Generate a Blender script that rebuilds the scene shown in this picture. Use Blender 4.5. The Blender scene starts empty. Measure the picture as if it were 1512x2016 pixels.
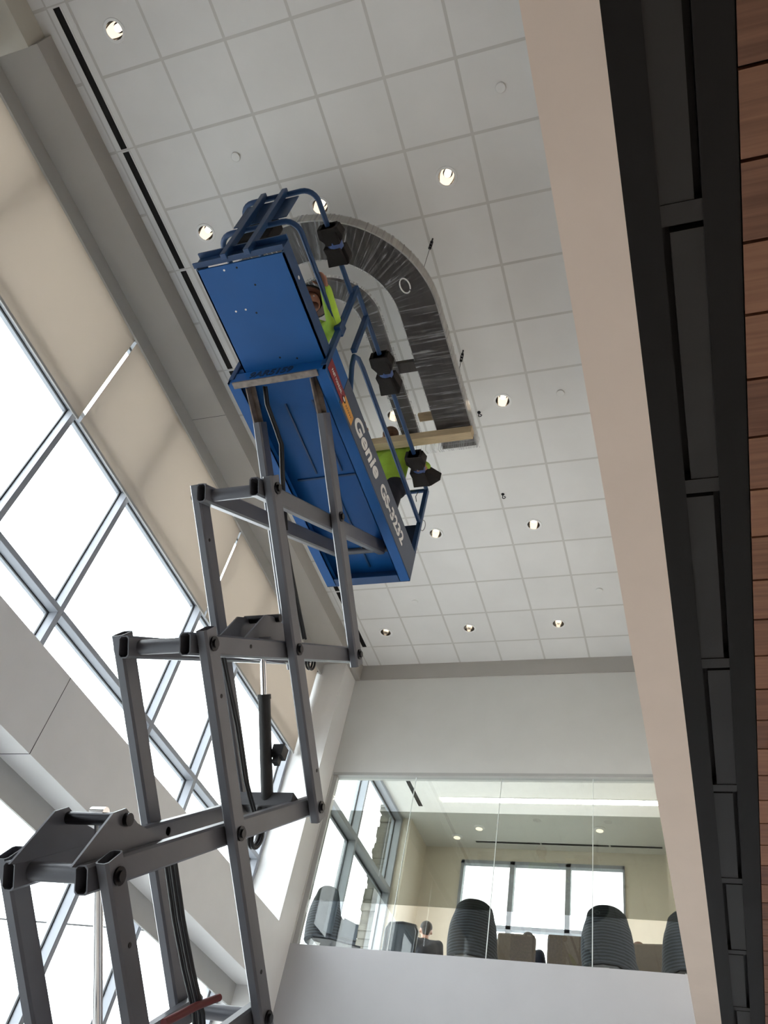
import bpy, bmesh, math, random
from mathutils import Vector, Matrix, Euler
random.seed(7)
S = bpy.context.scene
COL = S.collection
PI = math.pi

# ------------------------------------------------------------------ camera
cam_d = bpy.data.cameras.new('camera')
cam = bpy.data.objects.new('camera', cam_d); COL.objects.link(cam)
F_PX = 1669.083
cam_d.sensor_fit = 'VERTICAL'; cam_d.sensor_height = 24.0
cam_d.lens = F_PX / 2016.0 * 24.0
cam_d.clip_start = 0.02; cam_d.clip_end = 500
rv = Vector((-.8276, .3546, .0488)); th = rv.length
Rm = Matrix.Rotation(th, 3, rv.normalized()) @ Matrix(((1, 0, 0), (0, 0, -1), (0, 1, 0)))
cx, cy, cz = Rm[0].copy(), -Rm[1].copy(), -Rm[2].copy()
mw = Matrix.Identity(4)
for i in range(3):
    mw[i][0] = cx[i]; mw[i][1] = cy[i]; mw[i][2] = cz[i]
mw[0][3], mw[1][3], mw[2][3] = 5.006, -1.1329, 1.6
cam.matrix_world = mw
S.camera = cam

# ------------------------------------------------------------------ light and exposure
S.view_settings.view_transform = 'Standard'
try: S.view_settings.look = 'None'
except Exception: pass
S.view_settings.gamma = 1.0
S.view_settings.use_curve_mapping = False
S.view_settings.exposure = 0.0
W = bpy.data.worlds.new('overcast_sky'); S.world = W
W.use_nodes = True
wn = W.node_tree.nodes; wl = W.node_tree.links
bg = wn['Background']; bg.inputs['Color'].default_value = (0.93, 0.965, 1.0, 1); bg.inputs['Strength'].default_value = 8.4

# ------------------------------------------------------------------ materials
def mat(name, col, rough=0.6, metal=0.0, emit=0.0, noise=0.0, nscale=8.0, bump=0.0, bscale=60.0, spec=0.5, stretch=None):
    m = bpy.data.materials.new(name); m.use_nodes = True
    nt = m.node_tree; b = nt.nodes['Principled BSDF']
    b.inputs['Base Color'].default_value = (*col, 1)
    b.inputs['Roughness'].default_value = rough
    b.inputs['Metallic'].default_value = metal
    b.inputs['Specular IOR Level'].default_value = spec
    if emit:
        b.inputs['Emission Color'].default_value = (*col, 1)
        b.inputs['Emission Strength'].default_value = emit
    if noise or bump:
        tc = nt.nodes.new('ShaderNodeTexCoord'); vec = tc.outputs['Object']
        if stretch:
            mp = nt.nodes.new('ShaderNodeMapping'); mp.inputs['Scale'].default_value = stretch
            nt.links.new(vec, mp.inputs['Vector']); vec = mp.outputs['Vector']
    if noise:
        n = nt.nodes.new('ShaderNodeTexNoise'); n.inputs['Scale'].default_value = nscale; n.inputs['Detail'].default_value = 5
        nt.links.new(vec, n.inputs['Vector'])
        r = nt.nodes.new('ShaderNodeValToRGB')
        r.color_ramp.elements[0].position = .3; r.color_ramp.elements[1].position = .7
        r.color_ramp.elements[0].color = (*[c * (1 - noise) for c in col], 1)
        r.color_ramp.elements[1].color = (*[min(1, c * (1 + noise)) for c in col], 1)
        nt.links.new(n.outputs['Fac'], r.inputs['Fac']); nt.links.new(r.outputs['Color'], b.inputs['Base Color'])
    if bump:
        n2 = nt.nodes.new('ShaderNodeTexNoise'); n2.inputs['Scale'].default_value = bscale
        nt.links.new(vec, n2.inputs['Vector'])
        bp = nt.nodes.new('ShaderNodeBump'); bp.inputs['Strength'].default_value = bump; bp.inputs['Distance'].default_value = .01
        nt.links.new(n2.outputs['Fac'], bp.inputs['Height']); nt.links.new(bp.outputs['Normal'], b.inputs['Normal'])
    return m

def schlick(nt, f0):
    lw = nt.nodes.new('ShaderNodeLayerWeight'); lw.inputs['Blend'].default_value = .5
    pw = nt.nodes.new('ShaderNodeMath'); pw.operation = 'POWER'; pw.inputs[1].default_value = 5
    ma = nt.nodes.new('ShaderNodeMath'); ma.operation = 'MULTIPLY_ADD'; ma.inputs[1].default_value = 1-f0; ma.inputs[2].default_value = f0
    nt.links.new(lw.outputs['Facing'], pw.inputs[0]); nt.links.new(pw.outputs[0], ma.inputs[0])
    return ma.outputs[0]

def glass_mat(name, tint, ior=1.45):
    m = bpy.data.materials.new(name); m.use_nodes = True
    nt = m.node_tree; out = nt.nodes['Material Output']; nt.nodes.remove(nt.nodes['Principled BSDF'])
    t = nt.nodes.new('ShaderNodeBsdfTransparent'); t.inputs['Color'].default_value = (*tint, 1)
    g = nt.nodes.new('ShaderNodeBsdfGlossy'); g.inputs['Roughness'].default_value = 0.01
    fr = schlick(nt, .042)
    mx = nt.nodes.new('ShaderNodeMixShader')
    nt.links.new(fr, mx.inputs[0]); nt.links.new(t.outputs[0], mx.inputs[1]); nt.links.new(g.outputs[0], mx.inputs[2])
    nt.links.new(mx.outputs[0], out.inputs['Surface'])
    return m

def film_mat(name, col, amount, rough=.3, streak=False):
    """clear film with some milky scatter; optional stretched streaks"""
    m = bpy.data.materials.new(name); m.use_nodes = True
    nt = m.node_tree; out = nt.nodes['Material Output']; nt.nodes.remove(nt.nodes['Principled BSDF'])
    t = nt.nodes.new('ShaderNodeBsdfTransparent')
    d = nt.nodes.new('ShaderNodeBsdfDiffuse'); d.inputs['Color'].default_value = (*col, 1)
    tl = nt.nodes.new('ShaderNodeBsdfTranslucent'); tl.inputs['Color'].default_value = (*col, 1)
    ad = nt.nodes.new('ShaderNodeMixShader'); ad.inputs[0].default_value = .5
    g = nt.nodes.new('ShaderNodeBsdfGlossy'); g.inputs['Roughness'].default_value = rough
    m1 = nt.nodes.new('ShaderNodeMixShader'); m1.inputs[0].default_value = amount
    nt.links.new(d.outputs[0], ad.inputs[1]); nt.links.new(tl.outputs[0], ad.inputs[2])
    nt.links.new(t.outputs[0], m1.inputs[1]); nt.links.new(ad.outputs[0], m1.inputs[2])
    last = m1
    if streak:
        at = nt.nodes.new('ShaderNodeAttribute'); at.attribute_name = 'path'
        fac = None
        for sc, lo_, hi_, am in (((58, 1.6, 1.6), .47, .68, .58), ((24, 2.4, 2.4), .58, .70, .7), ((3.0, 1.0, 1.0), .45, .75, .07)):
            mp = nt.nodes.new('ShaderNodeMapping'); mp.inputs['Scale'].default_value = sc; mp.inputs['Rotation'].default_value = (0, 0, .06)
            n = nt.nodes.new('ShaderNodeTexNoise'); n.inputs['Scale'].default_value = 1.0; n.inputs['Detail'].default_value = 6; n.inputs['Distortion'].default_value = .5
            r = nt.nodes.new('ShaderNodeMapRange'); r.inputs[1].default_value = lo_; r.inputs[2].default_value = hi_; r.inputs[3].default_value = 0; r.inputs[4].default_value = am
            nt.links.new(at.outputs['Vector'], mp.inputs[0]); nt.links.new(mp.outputs[0], n.inputs['Vector']); nt.links.new(n.outputs['Fac'], r.inputs[0])
            if fac is None: fac = r.outputs[0]
            else:
                mm = nt.nodes.new('ShaderNodeMath'); mm.operation = 'MAXIMUM'
                nt.links.new(fac, mm.inputs[0]); nt.links.new(r.outputs[0], mm.inputs[1]); fac = mm.outputs[0]
        m2 = nt.nodes.new('ShaderNodeMath'); m2.operation = 'MULTIPLY_ADD'; m2.inputs[1].default_value = .62; m2.inputs[2].default_value = amount
        nt.links.new(fac, m2.inputs[0]); nt.links.new(m2.outputs[0], m1.inputs[0])
    fr = schlick(nt, .008)
    m3 = nt.nodes.new('ShaderNodeMixShader')
    nt.links.new(fr, m3.inputs[0]); nt.links.new(last.outputs[0], m3.inputs[1]); nt.links.new(g.outputs[0], m3.inputs[2])
    nt.links.new(m3.outputs[0], out.inputs['Surface'])
    return m

def shade_mat(name, col):
    m = bpy.data.materials.new(name); m.use_nodes = True
    nt = m.node_tree; out = nt.nodes['Material Output']; nt.nodes.remove(nt.nodes['Principled BSDF'])
    d = nt.nodes.new('ShaderNodeBsdfDiffuse'); tl = nt.nodes.new('ShaderNodeBsdfTranslucent')
    d.inputs['Color'].default_value = (*[c * .62 for c in col], 1); tl.inputs['Color'].default_value = (*[c * .38 for c in col], 1)
    a = nt.nodes.new('ShaderNodeAddShader')
    nt.links.new(d.outputs[0], a.inputs[0]); nt.links.new(tl.outputs[0], a.inputs[1]); nt.links.new(a.outputs[0], out.inputs['Surface'])
    return m

def ceiling_mat():
    m = mat('acoustic_tile', (.70, .69, .67), .9)
    nt = m.node_tree; b = nt.nodes['Principled BSDF']; L = nt.links
    tc = nt.nodes.new('ShaderNodeTexCoord'); sp = nt.nodes.new('ShaderNodeSeparateXYZ'); L.new(tc.outputs['Object'], sp.inputs[0])
    def M(op, a, c=None):
        n = nt.nodes.new('ShaderNodeMath'); n.operation = op
        for i, v in enumerate((a, c)):
            if v is None: continue
            if isinstance(v, (int, float)): n.inputs[i].default_value = v
            else: L.new(v, n.inputs[i])
        return n.outputs[0]
    def near(coord, period, half):      # 1 within half of a multiple of period
        w = M('ADD', coord, 100 * period + period / 2)
        f = M('MODULO', w, period)
        return M('LESS_THAN', M('ABSOLUTE', M('SUBTRACT', f, period / 2)), half)
    x, y = sp.outputs[0], sp.outputs[1]
    lx = M('MULTIPLY', near(x, .61, .013), M('GREATER_THAN', x, .58))
    ly1 = near(y, .61, .013)
    ly2 = near(M('SUBTRACT', y, .61), 1.22, .006)
    strip = M('MULTIPLY', M('GREATER_THAN', x, .404), M('LESS_THAN', x, .60))
    ly = M('ADD', M('MULTIPLY', ly1, M('SUBTRACT', 1.0, strip)), M('MULTIPLY', ly2, strip))
    le = M('LESS_THAN', M('ABSOLUTE', M('SUBTRACT', x, .404)), .008)
    msk = M('MINIMUM', M('ADD', M('ADD', lx, ly), le), 1.0)
    nz = nt.nodes.new('ShaderNodeTexNoise'); nz.inputs['Scale'].default_value = 1.7; nz.inputs['Detail'].default_value = 6
    L.new(tc.outputs['Object'], nz.inputs['Vector'])
    r = nt.nodes.new('ShaderNodeValToRGB'); r.color_ramp.elements[0].position = .3; r.color_ramp.elements[1].position = .7
    r.color_ramp.elements[0].color = (.745, .742, .735, 1); r.color_ramp.elements[1].color = (.80, .798, .792, 1)
    L.new(nz.outputs['Fac'], r.inputs['Fac'])
    mx = nt.nodes.new('ShaderNodeMix'); mx.data_type = 'RGBA'
    L.new(msk, mx.inputs[0]); L.new(r.outputs['Color'], mx.inputs[6]); mx.inputs[7].default_value = (.60, .59, .57, 1)
    L.new(mx.outputs[2], b.inputs['Base Color'])
    bp = nt.nodes.new('ShaderNodeBump'); bp.inputs['Strength'].default_value = .4; bp.inputs['Distance'].default_value = .006; bp.invert = False
    L.new(M('SUBTRACT', 1.0, msk), bp.inputs['Height']); L.new(bp.outputs['Normal'], b.inputs['Normal'])
    return m

def plank_mat():
    m = mat('cedar_plank', (.3, .15, .08), .45)
    nt = m.node_tree; b = nt.nodes['Principled BSDF']; L = nt.links
    tc = nt.nodes.new('ShaderNodeTexCoord'); sp = nt.nodes.new('ShaderNodeSeparateXYZ'); L.new(tc.outputs['Object'], sp.inputs[0])
    dv = nt.nodes.new('ShaderNodeMath'); dv.operation = 'DIVIDE'; dv.inputs[1].default_value = .275
    ad = nt.nodes.new('ShaderNodeMath'); ad.operation = 'ADD'; ad.inputs[1].default_value = .24
    L.new(sp.outputs[1], ad.inputs[0]); L.new(ad.outputs[0], dv.inputs[0])
    fl = nt.nodes.new('ShaderNodeMath'); fl.operation = 'FLOOR'; L.new(dv.outputs[0], fl.inputs[0])
    wnz = nt.nodes.new('ShaderNodeTexWhiteNoise'); wnz.noise_dimensions = '1D'; L.new(fl.outputs[0], wnz.inputs['W'])
    mp = nt.nodes.new('ShaderNodeMapping'); mp.inputs['Scale'].default_value = (1.2, 30, 30); L.new(tc.outputs['Object'], mp.inputs[0])
    n = nt.nodes.new('ShaderNodeTexNoise'); n.inputs['Scale'].default_value = 1.3; n.inputs['Detail'].default_value = 7; n.inputs['Distortion'].default_value = .8
    L.new(mp.outputs[0], n.inputs['Vector'])
    sm = nt.nodes.new('ShaderNodeMath'); sm.operation = 'MULTIPLY_ADD'; sm.inputs[1].default_value = .45
    L.new(wnz.outputs['Value'], sm.inputs[0]); L.new(n.outputs['Fac'], sm.inputs[2])
    r = nt.nodes.new('ShaderNodeValToRGB'); r.color_ramp.elements[0].position = .35; r.color_ramp.elements[1].position = 1.0
    r.color_ramp.elements[0].color = (.115, .044, .024, 1); r.color_ramp.elements[1].color = (.29, .135, .074, 1)
    L.new(sm.outputs[0], r.inputs['Fac']); L.new(r.outputs['Color'], b.inputs['Base Color'])
    return m

def stripe_mat(name, c1, c2, period, axis=2):
    m = mat(name, c1, .9)
    nt = m.node_tree; b = nt.nodes['Principled BSDF']; L = nt.links
    tc = nt.nodes.new('ShaderNodeTexCoord'); sp = nt.nodes.new('ShaderNodeSeparateXYZ'); L.new(tc.outputs['Object'], sp.inputs[0])
    n = nt.nodes.new('ShaderNodeTexNoise'); n.inputs['Scale'].default_value = 14; L.new(tc.outputs['Object'], n.inputs['Vector'])
    a = nt.nodes.new('ShaderNodeMath'); a.operation = 'MULTIPLY_ADD'; a.inputs[1].default_value = .02
    L.new(n.outputs['Fac'], a.inputs[0]); L.new(sp.outputs[axis], a.inputs[2])
    s = nt.nodes.new('ShaderNodeMath'); s.operation = 'MULTIPLY'; s.inputs[1].default_value = 2 * PI / period; L.new(a.outputs[0], s.inputs[0])
    si = nt.nodes.new('ShaderNodeMath'); si.operation = 'SINE'; L.new(s.outputs[0], si.inputs[0])
    r = nt.nodes.new('ShaderNodeValToRGB'); r.color_ramp.elements[0].position = .35; r.color_ramp.elements[1].position = .8
    r.color_ramp.elements[0].color = (*c1, 1); r.color_ramp.elements[1].color = (*c2, 1)
    h = nt.nodes.new('ShaderNodeMath'); h.operation = 'MULTIPLY_ADD'; h.inputs[1].default_value = .5; h.inputs[2].default_value = .5
    L.new(si.outputs[0], h.inputs[0]); L.new(h.outputs[0], r.inputs['Fac']); L.new(r.outputs['Color'], b.inputs['Base Color'])
    return m

M = {}
M['ceil'] = ceiling_mat()
M['white'] = mat('wall_paint_white', (.76, .76, .76), .75, noise=.02, nscale=3, bump=.05, bscale=180)
M['grey_wall'] = mat('wall_paint_pale_grey', (.62, .62, .60), .75, noise=.02, nscale=3, bump=.05, bscale=180)
M['parapet'] = mat('cool_white_with_shade', (.46, .46, .48), .75, noise=.02, nscale=3, bump=.05, bscale=180)  # end wall paint darkened to stand for the weaker light below
M['mat'] = mat('unseen_dark_surface', (.10, .09, .085), .95, noise=.2, nscale=30)  # dark surface used out of view to dim the near ceiling
M['plaster'] = mat('grey_beige_plaster_paint', (.55, .53, .47), .8, noise=.02)  # even greyish beige, the plaster's own colour
M['taupe'] = mat('soffit_paint_grey', (.40, .385, .36), .7, noise=.03, nscale=2)
M['greytrim'] = mat('painted_trim_grey', (.42, .42, .41), .5, noise=.02)
M['beige'] = mat('painted_drywall_beige', (.84, .70, .60), .75, noise=.02, nscale=3)
M['farwall'] = mat('lounge_wall_paint', (.70, .635, .54), .8, noise=.02)
M['farceil'] = mat('lounge_ceiling', (.72, .71, .68), .85, noise=.02)
M['alu'] = mat('window_frame_aluminium', (.33, .35, .39), .45, .1, noise=.04, nscale=5, spec=.3)
M['gasket'] = mat('black_gasket', (.01, .012, .014), .5)
M['glass'] = glass_mat('clear_glass', (.97, .99, .985))
M['intglass'] = glass_mat('interior_glass', (.955, .975, .965))
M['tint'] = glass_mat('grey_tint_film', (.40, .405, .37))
M['glassedge'] = mat('polished_glass_edge', (.80, .84, .82), .3, emit=0)
M['shade'] = shade_mat('roller_shade_fabric', (.64, .585, .525))
M['black'] = mat('matte_black_paint', (.005, .0045, .0045), .5, spec=.25)
M['blackplate'] = mat('blackened_steel', (.013, .012, .012), .45, .1, noise=.15, nscale=3)
M['plank'] = plank_mat()
M['floor'] = mat('floor_tile_beige', (.57, .54, .51), .4, noise=.08, nscale=2)
M['ground'] = mat('pavement', (.35, .35, .34), .9, noise=.1)
M['chrome'] = mat('polished_chrome', (.85, .85, .86), .12, 1.0)
M['refl'] = mat('downlight_reflector', (.48, .45, .42), .10, 1.0)
M['ring'] = mat('white_metal_ring', (.82, .82, .82), .4)
M['lamp'] = mat('warm_lamp', (1.0, .86, .68), .5, emit=2.8)
M['led'] = mat('led_diffuser', (1.0, .90, .80), .5, emit=26.0)
M['plastic'] = mat('white_plastic', (.78, .78, .77), .4)
M['grey'] = mat('lift_grey_paint', (.108, .112, .130), .38, .15, noise=.06, nscale=4, spec=.5)
M['greydk'] = mat('lift_dark_steel', (.05, .05, .055), .45, .5, noise=.1)
M['bolt'] = mat('bolt_steel', (.03, .03, .035), .35, .8)
M['rust'] = mat('worn_steel_bracket', (.20, .17, .15), .5, .4, noise=.3, nscale=20)
M['blue'] = mat('lift_blue_paint', (.006, .080, .27), .45, noise=.06, nscale=3, spec=.3)
M['bluedk'] = mat('rail_blue_paint', (.008, .045, .135), .45, noise=.06, nscale=5)
M['panel'] = mat('side_panel_slate', (.045, .062, .105), .45, noise=.05, nscale=5)
M['decalred'] = mat('decal_red', (.20, .012, .02), .5)
M['decalyel'] = mat('decal_amber', (.62, .30, .05), .5, noise=.15, nscale=40)
M['letter'] = mat('white_lettering', (.74, .74, .74), .5)
M['stencil'] = mat('dark_stencil_paint', (.006, .018, .05), .6)
M['hose'] = mat('black_rubber_hose', (.012, .012, .014), .5)
M['red'] = mat('red_paint', (.11, .006, .008), .6, noise=.1)
M['tyre'] = mat('grey_tyre', (.2, .2, .2), .8)
M['darkwood'] = mat('dark_stained_wood', (.030, .024, .022), .5, noise=.45, nscale=2.2, stretch=(9, 1.2, 9))
M['woodrim'] = mat('wrapped_rim', (.34, .33, .31), .4, noise=.2, nscale=6)
M['wrap'] = film_mat('stretch_wrap', (.85, .86, .88), .012, .18, streak=True)
M['pine'] = mat('pine_lumber', (.56, .44, .28), .7, noise=.14, nscale=3, stretch=(2, 26, 26))
M['foam'] = mat('black_foam', (.014, .012, .012), .95, bump=.4, bscale=40)
M['tape'] = mat('blue_tape', (.05, .10, .28), .4)
M['wire'] = mat('steel_wire', (.22, .22, .22), .35, .9)
M['lime'] = mat('hi_vis_lime_fabric', (.35, .56, .055), .8, noise=.14, nscale=7, bump=.25, bscale=14)
M['denim'] = mat('dark_navy_trousers', (.010, .012, .022), .9, noise=.2, nscale=20)
M['skin'] = mat('skin', (.42, .22, .15), .55, noise=.08, nscale=30)
M['skin2'] = mat('skin_tanned', (.36, .18, .12), .55, noise=.08, nscale=30)
M['hair'] = mat('brown_hair', (.12, .055, .028), .7, noise=.4, nscale=40)
M['hairdk'] = mat('dark_hair', (.03, .022, .018), .7, noise=.4, nscale=40)
M['hat'] = mat('brown_leather_hat', (.075, .030, .018), .45, noise=.25, nscale=12)
M['jacket'] = mat('dark_jacket', (.020, .022, .030), .85, noise=.2, nscale=14)
M['eye'] = mat('eye_white', (.7, .7, .68), .3)
M['lip'] = mat('lips', (.30, .10, .08), .5)
M['boot'] = mat('work_boot', (.06, .035, .02), .7)
M['stripe'] = stripe_mat('striped_upholstery', (.010, .011, .014), (.045, .055, .068), .034)
M['sidefab'] = mat('blue_grey_upholstery', (.115, .145, .18), .85, noise=.06, nscale=30)
M['seatdk'] = mat('charcoal_upholstery', (.022, .024, .03), .9, noise=.1, nscale=30)
M['tag'] = mat('white_card', (.6, .6, .6), .7)
M['brown'] = mat('taupe_upholstery', (.115, .088, .066), .95, noise=.15, nscale=40)
M['mesh'] = mat('dark_mesh_back', (.024, .032, .04), .5)
M['framebk'] = mat('black_plastic_frame', (.006, .006, .007), .4)
M['stone'] = mat('stacked_stone', (.075, .072, .062), .95, noise=.45, nscale=3.0, bump=.8, bscale=9, stretch=(1, 1, 5))

# ------------------------------------------------------------------ mesh building
class MB:
    def __init__(s): s.v = []; s.f = []
    def add(s, vs, fs):
        n = len(s.v); s.v += [Vector(v) for v in vs]; s.f += [tuple(i + n for i in f) for f in fs]; return s
    def box(s, a, b):
        x0, y0, z0 = [min(p, q) for p, q in zip(a, b)]; x1, y1, z1 = [max(p, q) for p, q in zip(a, b)]
        return s.add([(x0,y0,z0),(x1,y0,z0),(x1,y1,z0),(x0,y1,z0),(x0,y0,z1),(x1,y0,z1),(x1,y1,z1),(x0,y1,z1)],
                     [(0,3,2,1),(4,5,6,7),(0,1,5,4),(1,2,6,5),(2,3,7,6),(3,0,4,7)])
    def obox(s, c, ax, ay, az):   # centre and three half-vectors
        c, ax, ay, az = map(Vector, (c, ax, ay, az))
        vs = [c + i * ax + j * ay + k * az for k in (-1, 1) for j in (-1, 1) for i in (-1, 1)]
        return s.add(vs, [(0,2,3,1),(4,5,7,6),(0,1,5,4),(1,3,7,5),(3,2,6,7),(2,0,4,6)])
    def prism(s, pts, d):         # closed polygon swept along vector d
        n = len(pts); P = [Vector(p) for p in pts]; D = Vector(d)
        return s.add(P + [p + D for p in P], [tuple(range(n))[::-1], tuple(range(n, 2 * n))] + [(i, (i + 1) % n, n + (i + 1) % n, n + i) for i in range(n)])
    def tube(s, path, r, n=12, caps=True):
        P = [Vector(p) for p in path]; rs = r if isinstance(r, (list, tuple)) else [r] * len(P)
        up = None; rings = []
        for i, p in enumerate(P):
            if i == 0: t = P[1] - P[0]
            elif i == len(P) - 1: t = P[-1] - P[-2]
            else: t = (P[i + 1] - P[i]).normalized() + (P[i] - P[i - 1]).normalized()
            t.normalize()
            if up is None:
                up = Vector((0, 0, 1)) if abs(t.z) < .9 else Vector((1, 0, 0))
            a = (up - t * up.dot(t)).normalized(); b = t.cross(a); up = a
            rings.append([p + (a * math.cos(2*PI*k/n) + b * math.sin(2*PI*k/n)) * rs[i] for k in range(n)])
        vs = [v for q in rings for v in q]
        fs = [(i*n+k, i*n+(k+1) % n, (i+1)*n+(k+1) % n, (i+1)*n+k) for i in range(len(P)-1) for k in range(n)]
        if caps: fs += [tuple(range(n))[::-1], tuple(range((len(P)-1)*n, len(P)*n))]
        return s.add(vs, fs)
    def lathe(s, prof, c, n=24, axis='z'):    # prof list of (r, h); open unless r = 0
        c = Vector(c); vs = []; fs = []
        for r, h in prof:
            for k in range(n):
                a = 2*PI*k/n; u, w = r*math.cos(a), r*math.sin(a)
                vs.append(c + (Vector((u, w, h)) if axis == 'z' else Vector((h, u, w)) if axis == 'x' else Vector((w, h, u))))
        for i in range(len(prof)-1):
            for k in range(n): fs.append((i*n+k, i*n+(k+1) % n, (i+1)*n+(k+1) % n, (i+1)*n+k))
        return s.add(vs, fs)
    def cyl(s, p, q, r, n=16): return s.tube([p, q], r, n)
    def hollow(s, p, q, wx, h, t=.006):       # rectangular tube in a plane of constant x, open ends
        p, q = Vector(p), Vector(q); d = (q - p).normalized(); nrm = Vector((1, 0, 0)).cross(d)
        c = .012
        def loop(o, hw, hh, k):
            L = []
            for sx, sy in ((-1,-1),(1,-1),(1,1),(-1,1)):
                cnr = [(sx*hw, sy*(hh-k)), (sx*(hw-k), sy*hh)]
                if sx*sy > 0: pass
                else: cnr = cnr[::-1]
                if (sx, sy) in ((-1,-1),(1,1)): L += cnr
                else: L += cnr
            return [o + Vector((1,0,0))*a + nrm*b for a, b in L]
        A0 = loop(p, wx/2, h/2, c); A1 = loop(q, wx/2, h/2, c); B0 = loop(p, wx/2-t, h/2-t, c); B1 = loop(q, wx/2-t, h/2-t, c)
        fs = []
        for k in range(8):
            j = (k+1) % 8
            fs += [(k, j, 8+j, 8+k), (16+j, 16+k, 24+k, 24+j), (j, k, 16+k, 16+j), (8+k, 8+j, 24+j, 24+k)]
        return s.add(A0 + A1 + B0 + B1, fs)
    def sphere(s, c, r, n=14, sc=(1,1,1)):
        c = Vector(c); vs = []; fs = []; m = n//2
        for i in range(m+1):
            t = PI*i/m
            for k in range(n):
                a = 2*PI*k/n
                vs.append(c + Vector((r*sc[0]*math.sin(t)*math.cos(a), r*sc[1]*math.sin(t)*math.sin(a), r*sc[2]*math.cos(t))))
        for i in range(m):
            for k in range(n): fs.append((i*n+k, (i+1)*n+k, (i+1)*n+(k+1) % n, i*n+(k+1) % n))
        return s.add(vs, fs)
    def cap(s, p, q, r1, r2=None, n=14):      # tapered limb with round ends
        p, q = Vector(p), Vector(q); r2 = r1 if r2 is None else r2
        d = (q-p).normalized(); P = []; R = []
        for k in range(1, 6):
            a = PI/2*(1-k/5); P.append(p - d*r1*math.sin(a)); R.append(max(.0005, r1*math.cos(a)))
        for k in range(0, 5):
            a = PI/2*(k/5); P.append(q + d*r2*math.sin(a)); R.append(max(.0005, r2*math.cos(a)))
        P.append(q + d*r2); R.append(.0005)
        return s.tube([p - d*r1] + P, [.0005] + R, n)
    def mesh(s, name, origin=(0,0,0)):
        me = bpy.data.meshes.new(name); o = Vector(origin)
        me.from_pydata([tuple(v - o) for v in s.v], [], s.f)
        bm = bmesh.new(); bm.from_mesh(me)
        bmesh.ops.remove_doubles(bm, verts=bm.verts, dist=1e-5)
        bmesh.ops.recalc_face_normals(bm, faces=bm.faces)
        bm.to_mesh(me); bm.free(); return me
    def build(s, name, m, parent=None, origin=None, smooth=False, bevel=0, remesh=0):
        org = Vector(origin) if origin is not None else (Vector(parent['_org']) if parent is not None else base_of(s.v))
        me = s.mesh(name, org); me.materials.append(m)
        ob = bpy.data.objects.new(name, me); COL.objects.link(ob)
        if remesh:
            md = ob.modifiers.new('r', 'REMESH'); md.mode = 'VOXEL'; md.voxel_size = remesh; md.use_smooth_shade = True
            sm = ob.modifiers.new('s', 'SMOOTH'); sm.factor = .5; sm.iterations = 6
            dg = bpy.context.evaluated_depsgraph_get(); dg.update()
            nm = bpy.data.meshes.new_from_object(ob.evaluated_get(dg)); ob.modifiers.clear(); ob.data = nm; nm.name = name
            if not nm.materials: nm.materials.append(m)
            for p in nm.polygons: p.use_smooth = True
        if bevel:
            md = ob.modifiers.new('bevel', 'BEVEL'); md.width = bevel; md.segments = 2; md.limit_method = 'ANGLE'; md.angle_limit = .6
        if smooth:
            for p in ob.data.polygons: p.use_smooth = True
            try: ob.data.set_sharp_from_angle(angle=math.radians(35))
            except Exception: pass
        if parent is None: ob.location = org
        else: ob.parent = parent
        ob['_org'] = tuple(org)
        return ob
def base_of(v):
    xs = [p.x for p in v]; ys = [p.y for p in v]; zs = [p.z for p in v]
    return Vector(((min(xs)+max(xs))/2, (min(ys)+max(ys))/2, min(zs)))
def tag(o, label, cat=None, group=None, kind=None):
    o['label'] = label
    if cat: o['category'] = cat
    if group: o['group'] = group
    if kind: o['kind'] = kind
    return o
def thing(name, label, cat, loc=(0,0,0), group=None, kind=None):
    o = bpy.data.objects.new(name, None); COL.objects.link(o); o.location = loc; o['_org'] = tuple(loc); o.empty_display_size = .1
    return tag(o, label, cat, group, kind)
def struct(name, mb, m, label, cat='wall', **k):
    return tag(mb.build(name, m, **k), label, cat, kind='structure')
def copy_tree(o, loc=None, parent=None):
    c = o.copy(); COL.objects.link(c)
    if parent is not None: c.parent = parent
    if loc is not None: c.location = loc
    for ch in list(o.children): copy_tree(ch, None, c)
    return c
def text_mesh(txt, size, offset=0.0, shear=0.0, spacing=1.0):
    cu = bpy.data.curves.new('lettering', 'FONT'); cu.body = txt; cu.size = size; cu.offset = offset; cu.shear = shear
    cu.space_character = spacing; cu.extrude = .0015; cu.align_x = 'LEFT'
    ob = bpy.data.objects.new('tmp_text', cu); COL.objects.link(ob)
    dg = bpy.context.evaluated_depsgraph_get(); dg.update()
    me = bpy.data.meshes.new_from_object(ob.evaluated_get(dg)); bpy.data.objects.remove(ob); bpy.data.curves.remove(cu)
    return me
def lettering(txt, size, width, mtx, m, parent, offset=0.0, shear=0.0, label=None):
    me = text_mesh(txt, size, offset, shear)
    xs = [v.co.x for v in me.vertices]; s = width/(max(xs)-min(xs)); x0 = min(xs)
    org = Vector(parent['_org'])
    for v in me.vertices:
        v.co = (mtx @ Vector(((v.co.x-x0)*s, v.co.y, v.co.z))) - org
    me.materials.clear(); me.materials.append(m)
    ob = bpy.data.objects.new('lettering', me); COL.objects.link(ob); ob.parent = parent; ob['_org'] = tuple(org)
    if label: ob['label'] = label
    return ob
def arc(c, r, a0, a1, n, ax, ay):
    c, ax, ay = Vector(c), Vector(ax), Vector(ay)
    return [c + ax*r*math.cos(a0+(a1-a0)*i/n) + ay*r*math.sin(a0+(a1-a0)*i/n) for i in range(n+1)]

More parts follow.
